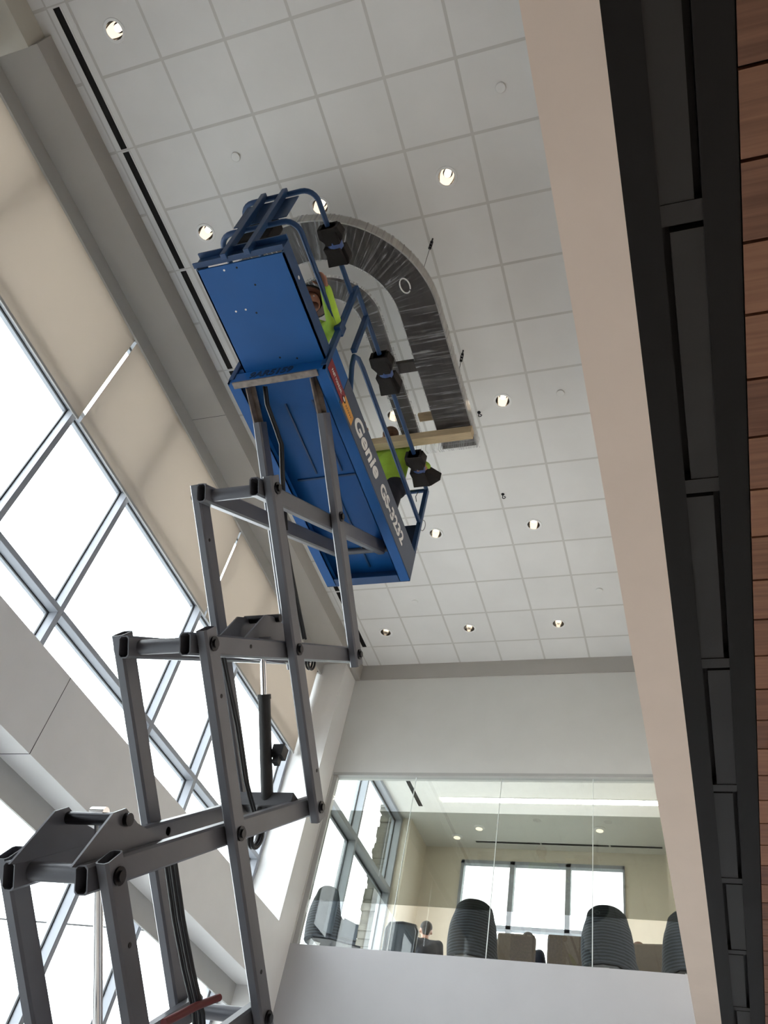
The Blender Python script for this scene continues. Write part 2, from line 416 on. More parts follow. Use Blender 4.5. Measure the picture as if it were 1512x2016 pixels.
# ================================================================== THE SETTING
H = 9.033; YE = 8.385; XL = .25
struct('floor', MB().box((-.45,-6.1,-.15),(11.1,13.8,0)), M['floor'], 'beige tiled ground floor of the atrium', 'floor')
struct('floor', MB().box((-.4,-6,0),(4.6,-.4,.012)), M['mat'], 'dark sheet added on the unseen near floor to dim the ceiling', 'floor')  # added out of view; dark so less light bounces up
struct('floor', MB().box((-60,-60,-.5),(60,60,-.2)), M['ground'], 'paved ground outside the building', 'ground')

# tiled ceiling with round holes for the downlights
lights_uv = [(1.5,-.5),(3.5,-.5),(1.5,2.5),(3.5,2.5),(5.5,2.5),(3.5,6.5),(5.5,6.5),(3.5,9.5),(5.5,9.5),(1.5,12.5),(3.5,12.5),(5.5,12.5)]
holes = {(int(math.floor(u)), int(math.floor(v))): (u*.61, v*.61) for u, v in lights_uv}
RH = .078
def ceiling_mesh():
    mb = MB(); x0, x1, y0, y1 = .19, 4.80, -6.0, YE
    i0, i1 = math.floor(x0/.61), math.floor(x1/.61); j0, j1 = math.floor(y0/.61), math.floor(y1/.61)
    for i in range(i0, i1+1):
        for j in range(j0, j1+1):
            a, b = max(x0, i*.61), min(x1, (i+1)*.61); c, d = max(y0, j*.61), min(y1, (j+1)*.61)
            if b-a < 1e-4 or d-c < 1e-4: continue
            if (i, j) in holes:
                hx, hy = holes[(i, j)]; angs = sorted(set([round(2*PI*k/32, 6) for k in range(32)] + [round((math.atan2(py-hy, px-hx)) % (2*PI), 6) for px in (a, b) for py in (c, d)]))
                inn = []; out = []
                for t in angs:
                    ct, st = math.cos(t), math.sin(t)
                    inn.append((hx+RH*ct, hy+RH*st, H))
                    k = min([(b-hx)/ct if ct > 1e-9 else 1e9, (a-hx)/ct if ct < -1e-9 else 1e9, (d-hy)/st if st > 1e-9 else 1e9, (c-hy)/st if st < -1e-9 else 1e9])
                    out.append((hx+k*ct, hy+k*st, H))
                n = len(angs); mb.add(inn+out, [(q, (q+1) % n, n+(q+1) % n, n+q) for q in range(n)])
            else: mb.add([(a,c,H),(b,c,H),(b,d,H),(a,d,H)], [(0,1,2,3)])
    return mb
ce = struct('ceiling', ceiling_mesh(), M['ceil'], 'suspended ceiling of square white acoustic tiles over the atrium', 'ceiling', origin=(0,0,0))
struct('ceiling', MB().box((-.45,-6.2,9.35),(5.0,13.9,9.55)), M['greytrim'], 'roof slab above the suspended ceiling', 'roof')

# left wall: spandrel, pier, soffits
struct('wall_left', MB().box((-.4,-6,4.42),(XL,YE,5.12)).box((-.4,7.97,5.12),(XL,YE,8.78)).box((-.4,7.97,0),(XL,YE,4.42)).box((-.4,-6,8.95),(.0,YE,9.35)).box((-.4,-6,0),(XL,-.47,4.42)).box((-.4,-6,5.12),(-.05,-.47,8.78)).box((-.4,-2.3,0),(-.1,YE,.35)),
       M['white'], 'white plastered wall and pier around the left windows')
struct('trim_1', MB().box((-.10,-.42,8.78),(.33,YE,9.3)), M['taupe'], 'grey soffit along the ceiling edge above the shades', 'soffit')
struct('trim_2', MB().box((-.125,-.42,8.595),(-.10,7.97,8.95)), M['greytrim'], 'grey fascia hiding the shade rollers', 'fascia')
struct('trim_3', MB().box((-.085,-6,4.19),(-.06,7.97,4.42)), M['greytrim'], 'grey fascia above the lower windows', 'fascia')
struct('trim_4', MB().box((-.4,-6,8.735),(.27,-.42,9.3)), M['plaster'], 'beige plaster soffit at the near end of the window wall', 'soffit')
struct('trim_5', MB().box((.33,YE-.02,8.78),(4.75,YE+.02,9.1)), M['taupe'], 'grey band between the ceiling and the end wall', 'fascia')
# joints in the painted soffit and the spandrel
struct('trim_6', MB().box((-.10,3.462,8.7785),(.33,3.466,8.7805)).box((-.4,3.37,4.4185),(XL+.001,3.376,4.5)).box((XL-.001,3.37,4.42),(XL+.001,3.376,5.12)), M['greydk'], 'thin dark joint lines in the plaster of the left wall', 'joint')

# window bays: each bay has its right-hand mullion, transom piece, rails, gasket and panes
ys = [-.47, .575, 2.325, 3.37, 5.12, 6.16, 7.97]
def bay(n, y0, y1, z0, z1, zt, label, last=False):
    f = MB(); X0, X1 = -.39, -.22
    f.box((X0, y1-.055, z0), (X1, y1, z1))
    f.box((X0, y0, z1-.055), (X1, y1-.055, z1)).box((X0, y0, z0), (X1, y1-.055, z0+.055))
    cuts = [z0+.055] + sum([[t-.055, t] for t in zt], []) + [z1-.055]
    for t in zt: f.box((X0, y0, t-.055), (X1, y1-.055, t))
    o = tag(f.build('window_%d' % n, M['alu'], bevel=.003), label, 'window', kind='structure')
    for k in range(0, len(cuts), 2):
        a, b = cuts[k], cuts[k+1]
        MB().box((-.342, y0, a), (-.334, y1-.055, b)).build('glass_pane', M['glass'], o)
        g = MB(); e = .012
        g.box((-.334, y1-.055-e, a), (-.318, y1-.055, b)).box((-.334, y0, a), (-.318, y0+e, b)).box((-.334, y0+e, b-e), (-.318, y1-.055-e, b)).box((-.334, y0+e, a), (-.318, y1-.055-e, a+e))
        g.build('gasket', M['gasket'], o)
    return o
nw = 1
words = ['first', 'second', 'third', 'fourth', 'fifth', 'sixth', 'seventh']
for i in range(6):
    bay(nw, ys[i], ys[i+1], 5.12, 8.78, [5.86, 7.46], 'upper left window bay, %s from the near end, half covered by a shade' % words[i]); nw += 1
for i in range(6):
    bay(nw, ys[i], ys[i+1], .35, 4.42, [2.3], 'lower left window bay under the spandrel, %s from the near end' % words[i]); nw += 1

# end wall with the lounge overlook
struct('wall_end', MB().box((-.4,YE,7.24),(4.93,YE+.16,9.35)).box((-.4,YE,5.04),(.27,YE+.16,7.24)),
       M['grey_wall'], 'pale grey end wall above and below the glazed overlook')
struct('wall_end', MB().box((-.4,YE,0),(4.93,YE+.2,5.04)).box((4.93,YE,0),(11,YE+.2,4.5)), M['parapet'], 'cool white parapet wall below the glazed overlook, darkened for its weaker light')
struct('trim_7', MB().box((.27,YE-.005,7.225),(4.93,YE+.09,7.265)).box((.27,YE+.01,5.04),(.33,YE+.09,7.225)), M['greytrim'], 'grey channel framing the overlook glass', 'trim')
seams = [.33, 1.436, 2.573, 3.707, 4.93]
for i in range(4):
    a, b = seams[i]+.004, seams[i+1]-.004; yg = YE+.045
    o = tag(MB().box((a,yg,5.04),(b,yg+.012,7.23)).build('window_%d' % nw, M['intglass']), 'frameless overlook glass pane, %s from the left pier' % words[i], 'window', kind='structure'); nw += 1
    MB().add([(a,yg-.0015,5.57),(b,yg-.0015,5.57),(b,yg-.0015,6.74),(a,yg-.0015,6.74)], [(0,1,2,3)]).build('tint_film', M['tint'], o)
    if i < 3: MB().box((b, yg, 5.04), (b+.008, yg+.012, 7.23)).build('polished_edge', M['glassedge'], o)

# bulkhead, black channel and timber soffit over the photographer
ZS = 4.42
struct('wall_right', MB().box((4.71,-6,ZS),(4.93,YE,9.35)), M['beige'], 'beige drywall bulkhead running along the right of the atrium', 'bulkhead')
struct('wall_right', MB().box((11,-6,0),(11.2,YE+.2,4.6)), M['white'], 'white wall on the far right under the timber soffit')
struct('wall_back', MB().box((-.4,-6.2,0),(11.2,-6,9.35)), M['mat'], 'wall behind the photographer')  # unseen; coloured dark to keep the near ceiling dim
ch = MB().box((4.93,-6,ZS+.07),(5.285,YE,ZS+.12)).box((4.93,-6,ZS),(5.041,YE,ZS+.07)).box((5.172,-6,ZS),(5.285,YE,ZS+.07))
cho = tag(ch.build('trim_8', M['black']), 'black steel channel between the bulkhead and the timber soffit', 'channel', kind='structure')
yy = -1.05; k = 0
for k in range(-4, 8):
    y0 = .16 + k*1.2; left = (k % 2 == 0)
    a, b = (5.065, 5.172) if left else (5.041, 5.148)
    MB().box((a, y0+.07, ZS+.012), (b, y0+1.17, ZS+.05)).build('cover_plate', M['blackplate'], cho)
    MB().box((5.041, y0-.03, ZS+.008), (5.172, y0+.045, ZS+.05)).build('cross_bar', M['blackplate'], cho)
pl = MB(); y = -.24 - 22*.275
while y < YE:
    pl.box((5.29, max(y+.006, -6), ZS), (11, min(y+.269, YE), ZS+.03)); y += .275
struct('ceiling', pl, M['plank'], 'brown timber plank soffit over the photographer', 'ceiling', origin=(0,0,ZS))
struct('ceiling', MB().box((4.93,-6,ZS+.121),(11.1,YE,ZS+.3)), M['black'], 'black backing above the timber soffit', 'ceiling')

# assumed warm spots, added out of view to light the beige bulkhead
for k, (x, y_) in enumerate(((6.6,-1.6),(6.6,1.2),(6.6,4.0),(8.6,-.2),(8.6,2.6))):
    t = thing('added_spotlight', 'unseen warm spotlight added in the timber soffit, %s' % ['nearest the camera', 'second along the near row', 'third along the near row', 'first of the far row', 'second of the far row'][k], 'ceiling light', (x,y_,ZS), 'added soffit spotlights')
    MB().lathe([(.0005,-.002),(.07,-.002),(.085,-.008),(.09,-.002),(.09,0),(.0005,0)], (x,y_,ZS), 24).build('trim_ring', M['ring'], t, smooth=True)
    MB().lathe([(.0005,-.005),(.05,-.005),(.05,-.001),(.0005,-.001)], (x,y_,ZS), 20).build('lamp', M['lamp'], t)
    ld = bpy.data.lights.new('added_soffit_lamp', 'SPOT'); ld.energy = 110; ld.color = (1.0,.80,.62); ld.spot_size = 1.9; ld.spot_blend = .6; ld.shadow_soft_size = .06
    lo = bpy.data.objects.new('added_soffit_lamp', ld); COL.objects.link(lo); lo.location = (0,0,-.03); lo.parent = t

# lounge behind the overlook
struct('floor', MB().box((-.4,YE+.2,4.8),(7,13.75,5.0)), M['floor'], 'floor of the upstairs lounge', 'floor')
struct('ceiling', MB().box((-.4,YE+.16,8.8),(7,13.75,8.95)), M['farceil'], 'white ceiling of the upstairs lounge', 'ceiling')
wb = MB().box((-.4,13.53,5),(.68,13.7,8.95)).box((3.55,13.53,5),(7,13.7,8.95)).box((.68,13.53,8.56),(3.55,13.7,8.95)).box((-.4,12.5,5),(-.04,13.7,8.95)).box((.68,13.53,5),(3.55,13.7,5.25))
struct('wall_back', wb, M['farwall'], 'beige back wall of the upstairs lounge around its windows')
struct('wall_right', MB().box((5.35,YE+.16,5),(5.5,13.6,8.95)).box((4.27,13.0,5),(5.35,13.53,8.8)), M['farwall'], 'beige right wall of the upstairs lounge')
bx = [.68, 1.605, 2.59, 3.55]
for i in range(3):
    f = MB(); x0, x1 = bx[i], bx[i+1]; Y0, Y1 = 13.5, 13.62
    f.box((x0,Y0,5.25),(x0+.055,Y1,8.56)).box((x1-.03,Y0,5.25),(x1,Y1,8.56)).box((x0,Y0,8.5),(x1,Y1,8.56)).box((x0,Y0,7.38),(x1,Y1,7.44)).box((x0,Y0,5.25),(x1,Y1,5.31))
    o = tag(f.build('window_%d' % nw, M['alu']), 'lounge back window, %s from the left' % words[i], 'window', kind='structure'); nw += 1
    MB().box((x0+.055,13.57,5.31),(x1-.03,13.578,7.38)).build('glass_pane', M['glass'], o)
    MB().box((x0+.055,13.57,7.44),(x1-.03,13.578,8.5)).build('glass_pane', M['glass'], o)
by = [8.55, 10.69, 12.5]
for i in range(2):
    f = MB(); y0, y1 = by[i], by[i+1]; X0, X1 = -.39, -.2
    f.box((X0,y1-.06,5),(X1,y1,8.8)).box((X0,y0,8.74),(X1,y1-.06,8.8)).box((X0,y0,7.43),(X1,y1-.06,7.52)).box((X0,y0,5),(X1,y1-.06,5.06))
    o = tag(f.build('window_%d' % nw, M['alu']), 'lounge side window bay, %s from the overlook glass' % words[i], 'window', kind='structure'); nw += 1
    for a, b in ((5.06,7.43),(7.52,8.74)):
        MB().box((-.342,y0,a),(-.334,y1-.06,b)).build('glass_pane', M['glass'], o)
        MB().box((-.334,y0,a),(-.318,y1-.06,a+.015)).box((-.334,y0,b-.03),(-.318,y1-.06,b)).box((-.334,y1-.075,a),(-.318,y1-.06,b)).build('gasket', M['gasket'], o)
# stone pier outside the lounge side window
st = MB(); z = 0
while z < 10.4:
    h = random.uniform(.06, .13); st.box((-1.05+random.uniform(-.03,.03), 13.45+random.uniform(-.04,.04), z), (-.42, 14.3, z+h-.004)); z += h
tag(st.build('stone_pier', M['stone']), 'stacked stone pier outside the lounge side window', 'pier', kind='structure')
tag(MB().cyl((-40,16.5,8.0),(-2.5,16.5,8.0),.022,8).build('power_line', M['hose']), 'thin black power line outside beyond the lower windows', 'cable')

# ================================================================== CEILING FITTINGS
def downlight(c):
    t = thing('recessed_downlight', '', 'ceiling light', c, 'recessed ceiling downlights')
    MB().lathe([(.073,0),(.073,-.004),(.095,-.006),(.098,0),(.098,.002),(.078,.002)], c, 32).build('trim_ring', M['ring'], t, smooth=True)
    MB().lathe([(.0745,0),(.073,.02),(.066,.05),(.054,.078),(.044,.09)], c, 32).build('reflector', M['refl'], t, smooth=True)
    MB().lathe([(.044,.09),(.044,.15),(.0005,.15)], c, 24).build('can', M['black'], t, smooth=True)
    MB().lathe([(.0005,.056),(.026,.056),(.031,.062),(.031,.12),(.0005,.12)], c, 24).build('lamp', M['lamp'], t, smooth=True)
    return t
d0 = downlight((0,0,0))
dl_labels = {(1.5,-.5):'recessed downlight beside the nearest black ceiling slot, at the top left of the picture', (3.5,-.5):'recessed downlight cut off by the top edge of the picture',
 (1.5,2.5):'recessed downlight left of the lift guardrail, next to the black slot', (3.5,2.5):'recessed downlight seen behind the lift guardrail corner', (5.5,2.5):'recessed downlight right of the rounded end of the wrapped arch',
 (3.5,6.5):'recessed downlight seen through the inside of the wrapped arch', (5.5,6.5):'recessed downlight to the right of the straight leg of the arch', (3.5,9.5):'recessed downlight just right of the far end of the lift platform',
 (5.5,9.5):'recessed downlight near the bulkhead, in the second row from the end wall', (1.5,12.5):'leftmost recessed downlight of the row next to the end wall', (3.5,12.5):'middle recessed downlight of the row next to the end wall', (5.5,12.5):'rightmost recessed downlight of the row next to the end wall'}
for i, (u, v) in enumerate(lights_uv):
    o = d0 if i == 0 else copy_tree(d0)
    o.location = (u*.61, v*.61, H); o['label'] = dl_labels[(u, v)]
far_dl = [((.66,13.1,8.8),'lounge downlight nearest the back corner'),((1.15,12.75,8.8),'lounge downlight second from the back corner'),((3.24,12.7,8.8),'lounge downlight above the right back window')]
for c, l in far_dl:
    t = thing('surface_downlight', l+', seen through the overlook glass', 'ceiling light', c, 'lounge downlights')
    MB().lathe([(.0005,-.03),(.07,-.03),(.1,-.012),(.1,0),(.0005,0)], c, 24).build('trim_ring', M['ring'], t, smooth=True)
    MB().lathe([(.0005,-.036),(.06,-.036),(.06,-.028),(.0005,-.028)], c, 24).build('lamp', M['lamp'], t, smooth=True)

def slot(x0, y0, x1, y1, z, label, group):
    t = thing('linear_diffuser', label, 'air diffuser', ((x0+x1)/2, (y0+y1)/2, z), group)
    MB().box((x0,y0,z-.004),(x1,y1,z+.0)).build('slot', M['black'], t)
    e = .012; f = MB()
    if y1-y0 > x1-x0: f.box((x0-e,y0-.004,z-.007),(x0,y1+.004,z)).box((x1,y0-.004,z-.007),(x1+e,y1+.004,z))
    else: f.box((x0-.004,y0-e,z-.007),(x1+.004,y0,z)).box((x0-.004,y1,z-.007),(x1+.004,y1+e,z))
    f.build('frame', M['plastic'], t)
ordn = ['nearest', 'second', 'third', 'fourth', 'fifth', 'sixth', 'seventh']
for k in range(7):
    slot(.466, -.59+1.22*k, .532, -.59+1.22*k+1.19, H, 'black slot in the ceiling along the window side, %s from the camera' % ordn[k], 'black ceiling slots')
for k, (a, b) in enumerate(((8.6,10.1),(10.15,12.05))):
    slot(.22, a, .30, b, 8.8, 'lounge ceiling slot along the side windows, %s the overlook glass' % ('nearest' if k == 0 else 'away from'), 'lounge side slots')
for k, (a, b) in enumerate(((.97,2.13),(2.16,3.32),(3.35,4.2))):
    slot(a, 13.24, b, 13.31, 8.8, 'lounge ceiling slot along the back windows, %s from the left' % words[k], 'lounge back slots')
t = thing('linear_light', 'glowing straight light line across the lounge ceiling', 'ceiling light', (2.8,11.8,8.8))
MB().box((.71,11.735,8.785),(4.9,11.865,8.799)).build('diffuser', M['led'], t)
MB().box((.70,11.725,8.79),(4.91,11.735,8.8)).box((.70,11.865,8.79),(4.91,11.875,8.8)).build('frame', M['plastic'], t)

disc_l = {(6.5,1.5):'flat white disc on a ceiling tile near the top right, next to the bulkhead', (2.5,1.5):'flat white disc on a ceiling tile above the lift guardrail', (6.5,6.5):'flat white disc on a ceiling tile right of the far leg of the arch',
          (6.5,11.5):'flat white disc on a ceiling tile beside the bulkhead near the end wall', (2.5,11.5):'flat white disc on a ceiling tile beyond the lift platform'}
for (u, v), l in disc_l.items():
    c = (u*.61, v*.61, H)
    t = thing('sprinkler_cover', l, 'ceiling cover', c, 'white sprinkler covers')
    MB().lathe([(.0005,-.016),(.038,-.016),(.042,-.012),(.042,-.006)], c, 28).build('cover_plate', M['plastic'], t, smooth=True)
    MB().lathe([(.032,-.012),(.032,0)], c, 20).build('collar', M['greydk'], t, smooth=True)

# roller shades
sh = [(-.40, 2.305, 'beige roller shade nearest the camera, on the upper left windows'), (2.345, 5.085, 'beige roller shade in the middle of the upper left windows'), (5.118, 7.93, 'beige roller shade at the far end of the upper left windows')]
for a, b, l in sh:
    t = thing('roller_shade', l, 'roller shade', (-.16,(a+b)/2,7.27), 'roller shades on the upper windows')
    MB().box((-.161,a,7.29),(-.159,b,8.72)).build('fabric', M['shade'], t)
    MB().box((-.168,a,7.265),(-.152,b,7.295)).build('hem_bar', M['greytrim'], t, bevel=.003)
    MB().cyl((-.165,a,8.72),(-.165,b,8.72),.03,16).build('roller', M['plastic'], t, smooth=True)
    MB().box((-.2,b+.002,8.62),(-.13,b+.012,8.75)).build('bracket', M['wire'], t)

# ================================================================== SCISSOR LIFT
LO = (2.265, 2.82, 0)
lift = thing('scissor_lift', 'blue and grey scissor lift raised to just below the ceiling', 'scissor lift', LO)
XRo, XRi, XLi, XLo = 2.54, 2.465, 2.075, 2.0     # centres of the four arm planes
TW, THt = .068, .122
YN, YC, YF = 1.965, 2.82, 3.69
zc = [6.125, 4.85, 3.575, 2.30, 1.025]; HZ = .6375
def along(p, q, ea, eb):
    p, q = Vector(p), Vector(q); d = (q-p).normalized(); return p - d*ea, q + d*eb
for i, z in enumerate(zc):
    for side, xo, xi in (('r', XRo, XRi), ('l', XLo, XLi)):
        p, q = along((xo, YN, z+HZ), (xo, YF, z-HZ), .085, .085)
        if i == 0: p = Vector((xo, YN, z+HZ)) + (Vector((xo, YF, z-HZ))-Vector((xo, YN, z+HZ))).normalized()*.27
        MB().hollow(p, q, TW, THt).build('scissor_arm', M['grey'], lift, smooth=False)
        p, q = along((xi, YN, z-HZ), (xi, YF, z+HZ), .11, .075)
        if i == 0: q = Vector((xi, YF+.12, z+HZ+.02))
        a = MB().hollow(p, q, TW, THt).build('scissor_arm', M['grey'], lift)
for s_, xo, xi in ((1, XRo, XRi), (-1, XLo, XLi)):
    for i, z in enumerate(zc):
        for (y, zz) in ((YC, z), (YN, z-HZ), (YF, z-HZ)):
            xa = xi - s_*TW/2; xb = xo + s_*(TW/2+.022)
            pin = MB().cyl((xa, y, zz), (xb, y, zz), .024, 14)
            pin.cyl((xo+s_*(TW/2), y, zz), (xo+s_*(TW/2+.010), y, zz), .040, 18)
            pin.build('pivot_pin', M['bolt'], lift, smooth=True)
for i, z in enumerate(zc):
    for y in ((YN, YF) if i < 4 else (YN,)):
        c = MB().cyl((XLi+TW/2, y, z-HZ), (XRi-TW/2, y, z-HZ), .042, 20)
        c.build('cross_tube', M['grey'], lift, smooth=True)
MB().cyl((XLi, YF+.14, 6.79), (XRo+.02, YF+.14, 6.79), .03, 16).build('slide_tube', M['grey'], lift, smooth=True)
# worn brackets carrying the platform at its near end
for x in (XRo, XLo):
    d = (Vector((x, YF, zc[0]-HZ)) - Vector((x, YN, zc[0]+HZ))).normalized()
    p0 = Vector((x-.01, 1.93, 6.72)); p1 = Vector((x-.005, YN, zc[0]+HZ)) + d*.34
    b = MB(); n_ = Vector((1,0,0)).cross((p1-p0).normalized())
    b.obox((p0+p1)/2 - Vector((.02,0,0)), (.005,0,0), (p1-p0)/2, n_*.04).obox((p0+p1)/2 + n_*.036, (.024,0,0), (p1-p0)/2, n_*.004)
    b.build('platform_bracket', M['rust'], lift)
# small weld tabs and holes seen on the arms
for (y, z, x) in ((2.19, 5.30, XLo), (2.2, 4.04, XRo), (3.5, 4.37, XRo), (2.22, 2.75, XRo), (3.47, 3.10, XRo), (2.30,4.46,XRo)):
    MB().cyl((x+TW/2-.002, y, z), (x+TW/2+.0015, y, z), .012, 12).build('bolt_hole', M['black'], lift)
# hydraulic cylinders and their brackets
def cylinder(pt, pb, split, rr, rb):
    pt, pb = Vector(pt), Vector(pb); m_ = pt.lerp(pb, split)
    c = MB().cyl(m_, pb, rb, 22).cyl(m_ - (pb-pt).normalized()*.0, m_ + (pb-pt).normalized()*.03, rb*1.12, 22).cyl(pb + Vector((-.06,0,0)), pb + Vector((.06,0,0)), rb*.9, 18)
    o = c.build('hydraulic_cylinder', M['hose'], lift, smooth=True)
    MB().cyl(pt, m_, rr, 18).cyl(pt + Vector((-.04,0,0)), pt + Vector((.04,0,0)), rr*1.25, 18).build('piston_rod', M['chrome'], o, smooth=True)
    return o
cylinder((2.27, 2.74, 5.06), (2.27, 3.55, 4.10), .40, .021, .041)
cylinder((2.27, 2.03, 3.26), (2.27, 3.0, 2.08), .70, .022, .041)
for x in (2.17, 2.37):
    MB().prism([(x,2.47,4.66),(x,2.60,4.97),(x,2.68,5.03),(x,2.86,5.10),(x,3.1,5.06),(x,3.36,5.16),(x,2.8,4.78)], (.012,0,0)).build('cylinder_bracket', M['grey'], lift)
MB().cyl((2.14,2.74,5.06),(2.41,2.74,5.06),.028,16).build('pivot_pin', M['bolt'], lift, smooth=True)
MB().box((XLi,3.47,4.10),(XRi,3.57,4.19)).build('cross_member', M['greydk'], lift)
MB().box((XLi,2.62,4.72),(XRi,2.72,4.80)).build('cross_member', M['grey'], lift)
MB().box((XLi,2.95,2.02),(XRi,3.05,2.12)).build('cross_member', M['grey'], lift)
for x in (2.425, 2.095):
    MB().prism([(x,1.82,2.90),(x,1.93,3.21),(x,2.00,3.27),(x,2.12,3.26),(x,2.46,3.32),(x,2.6,3.42),(x,2.3,3.12)], (.012,0,0)).build('cylinder_bracket', M['grey'], lift)
MB().cyl((2.07,2.03,3.23),(2.46,2.03,3.23),.03,16).build('pivot_pin', M['bolt'], lift, smooth=True)
# prop bar and folded stay low on the lift
MB().tube([(2.40,2.95,2.66),(2.40,3.20,2.82),(2.40,3.40,2.93)],.02,12).build('safety_prop', M['red'], lift, smooth=True)
tg = MB()
# hoses and cables
def hose(pts, r, name='hose', n=3):
    h = MB()
    for k in range(n):
        off = Vector((.018*(k-(n-1)/2), .006*(k % 2), 0))
        h.tube([Vector(p)+off for p in pts], r, 8)
    h.build(name, M['hose'], lift, smooth=True)
hose([(2.36,2.50,3.36),(2.36,2.62,3.27),(2.37,2.82,3.10),(2.37,3.05,2.95),(2.36,3.30,2.82),(2.35,3.42,2.72)], .012, n=4)
hose([(2.33,2.40,5.77),(2.34,2.5,5.70),(2.35,2.75,5.52),(2.36,3.0,5.36),(2.37,3.18,5.24)], .009, n=2)
hose([(2.25,2.42,4.62),(2.27,2.6,4.48),(2.3,2.85,4.28),(2.32,3.1,4.06),(2.33,3.3,3.95)], .008, n=2)
lp = arc((2.42,3.24,3.78), .075, 0, 2*PI, 20, (0,.8,.3), (0,-.1,1))
hose(lp, .012, n=2)
hose(arc((2.42,3.27,5.10), .055, 0, 2*PI, 20, (0,.9,.2), (0,-.1,1)), .008, n=2)
hose([(2.12,1.93,6.70),(2.14,2.02,6.58),(2.19,2.17,6.46),(2.22,2.26,6.38),(2.22,2.5,6.1),(2.22,2.7,5.9)], .010, n=2)
MB().box((2.30,3.32,4.38),(2.38,3.40,4.46)).box((2.32,3.33,4.33),(2.36,3.38,4.38)).build('valve_block', M['hose'], lift)
# ---- platform deck
PX0, PX1, PY0, PY1, PZ = 1.855, 2.665, 1.83, 4.14, 6.66
deck = MB().box((PX0+.02,PY0+.01,6.80),(PX1-.02,PY1-.01,6.85)).build('platform_deck', M['blue'], lift)
for yy_ in (2.95,): MB().box((PX0+.12,yy_-.008,6.788),(PX1-.12,yy_+.008,6.80)).build('deck_seam', M['bluedk'], deck)
for xx in (2.17, 2.4): MB().box((xx-.007,2.0,6.788),(xx+.007,2.9,6.80)).build('deck_rib', M['bluedk'], deck)
MB().box((2.27,3.1,6.786),(2.285,4.05,6.80)).build('deck_rib', M['bluedk'], deck)
# side channels: lip underneath, slate outer face with lettering on the right
for s_, x in ((1, PX1), (-1, PX0)):
    sp = MB().box((x-s_*.02, PY0, PZ), (x, PY1, 6.99)).box((x-s_*.095, PY0+.01, PZ), (x-s_*.02, PY1-.01, PZ+.012)).box((x-s_*.095, PY0+.01, PZ), (x-s_*.088, PY1-.01, 6.72))
    so = sp.build('side_channel', M['blue'], lift)
    if s_ == 1:
        MB().box((x, 2.15, PZ+.012), (x+.004, PY1-.01, 6.985)).build('side_panel', M['panel'], so)
        ax, ay = Vector((0,1,0)), Vector((0,0,1)); 
        def side(y, z, off=.006): 
            m_ = Matrix.Identity(4)
            for r_ in range(3):
                m_[r_][0] = ax[r_]; m_[r_][1] = ay[r_]; m_[r_][2] = Vector((1,0,0))[r_]
            m_[0][3], m_[1][3], m_[2][3] = x+off, y, z
            return m_
        lettering('Genie', .215, .60, side(2.43, 6.765), M['letter'], so, offset=.006, shear=.28, label='white brand lettering on the side channel')
        lettering('GS-3232', .165, .66, side(3.13, 6.765), M['letter'], so, offset=.005, shear=.0, label='white model lettering on the side channel')
        dr = MB().prism([(x+.004,1.86,6.70),(x+.004,2.19,6.70),(x+.004,2.19,6.815),(x+.004,1.86,6.835)], (.002,0,0)).build('decal', M['decalred'], so); dr['label'] = 'dark red decal'
        dy = MB().prism([(x+.004,2.19,6.70),(x+.004,2.40,6.70),(x+.004,2.40,6.80),(x+.004,2.19,6.815)], (.002,0,0)).build('decal', M['decalyel'], so); dy['label'] = 'amber decal'
        lettering('FAST MANUAL', .045, .22, side(1.91, 6.745, .0075), M['letter'], so)
        MB().prism([(x+.0065, 2.19+.035*math.cos(q*PI/8), 6.757+.022*math.sin(q*PI/8)) for q in range(16)], (.001,0,0)).build('decal_mark', M['black'], so)
        MB().prism([(x+.0078, 2.185+.024*math.cos(q*PI/8), 6.757+.012*math.sin(q*PI/8)) for q in range(16)], (.001,0,0)).build('decal_mark', M['letter'], so)
        ds = MB()
        for q in range(6): ds.box((x+.0062, 2.24+.022*q, 6.745), (x+.0072, 2.24+.022*q+.013, 6.757))
        ds.build('decal_mark', M['greydk'], so)
# near and far end channels
ne = MB().box((PX0,PY0,PZ),(PX1,PY0+.012,6.775)).box((PX0+.09,PY0+.012,PZ),(PX1-.09,PY0+.06,PZ+.010)).build('end_channel', M['blue'], lift)
mt = Matrix(((1,0,0,2.03),(0,0,-1,PY0-.001),(0,1,0,PZ+.028),(0,0,0,1)))
lettering('9AR5159', .10, .36, mt, M['stencil'], ne, offset=.003, shear=.15, label='dark stencilled number')
MB().box((PX0,PY1-.012,PZ),(PX1,PY1,6.99)).box((PX0+.096,PY1-.09,PZ),(PX1-.096,PY1-.012,PZ+.012)).build('end_channel', M['bluedk'], lift)
MB().box((1.9,PY0-.004,PZ-.016),(2.6,PY0+.05,PZ-.002)).build('cross_angle', M['rust'], lift)
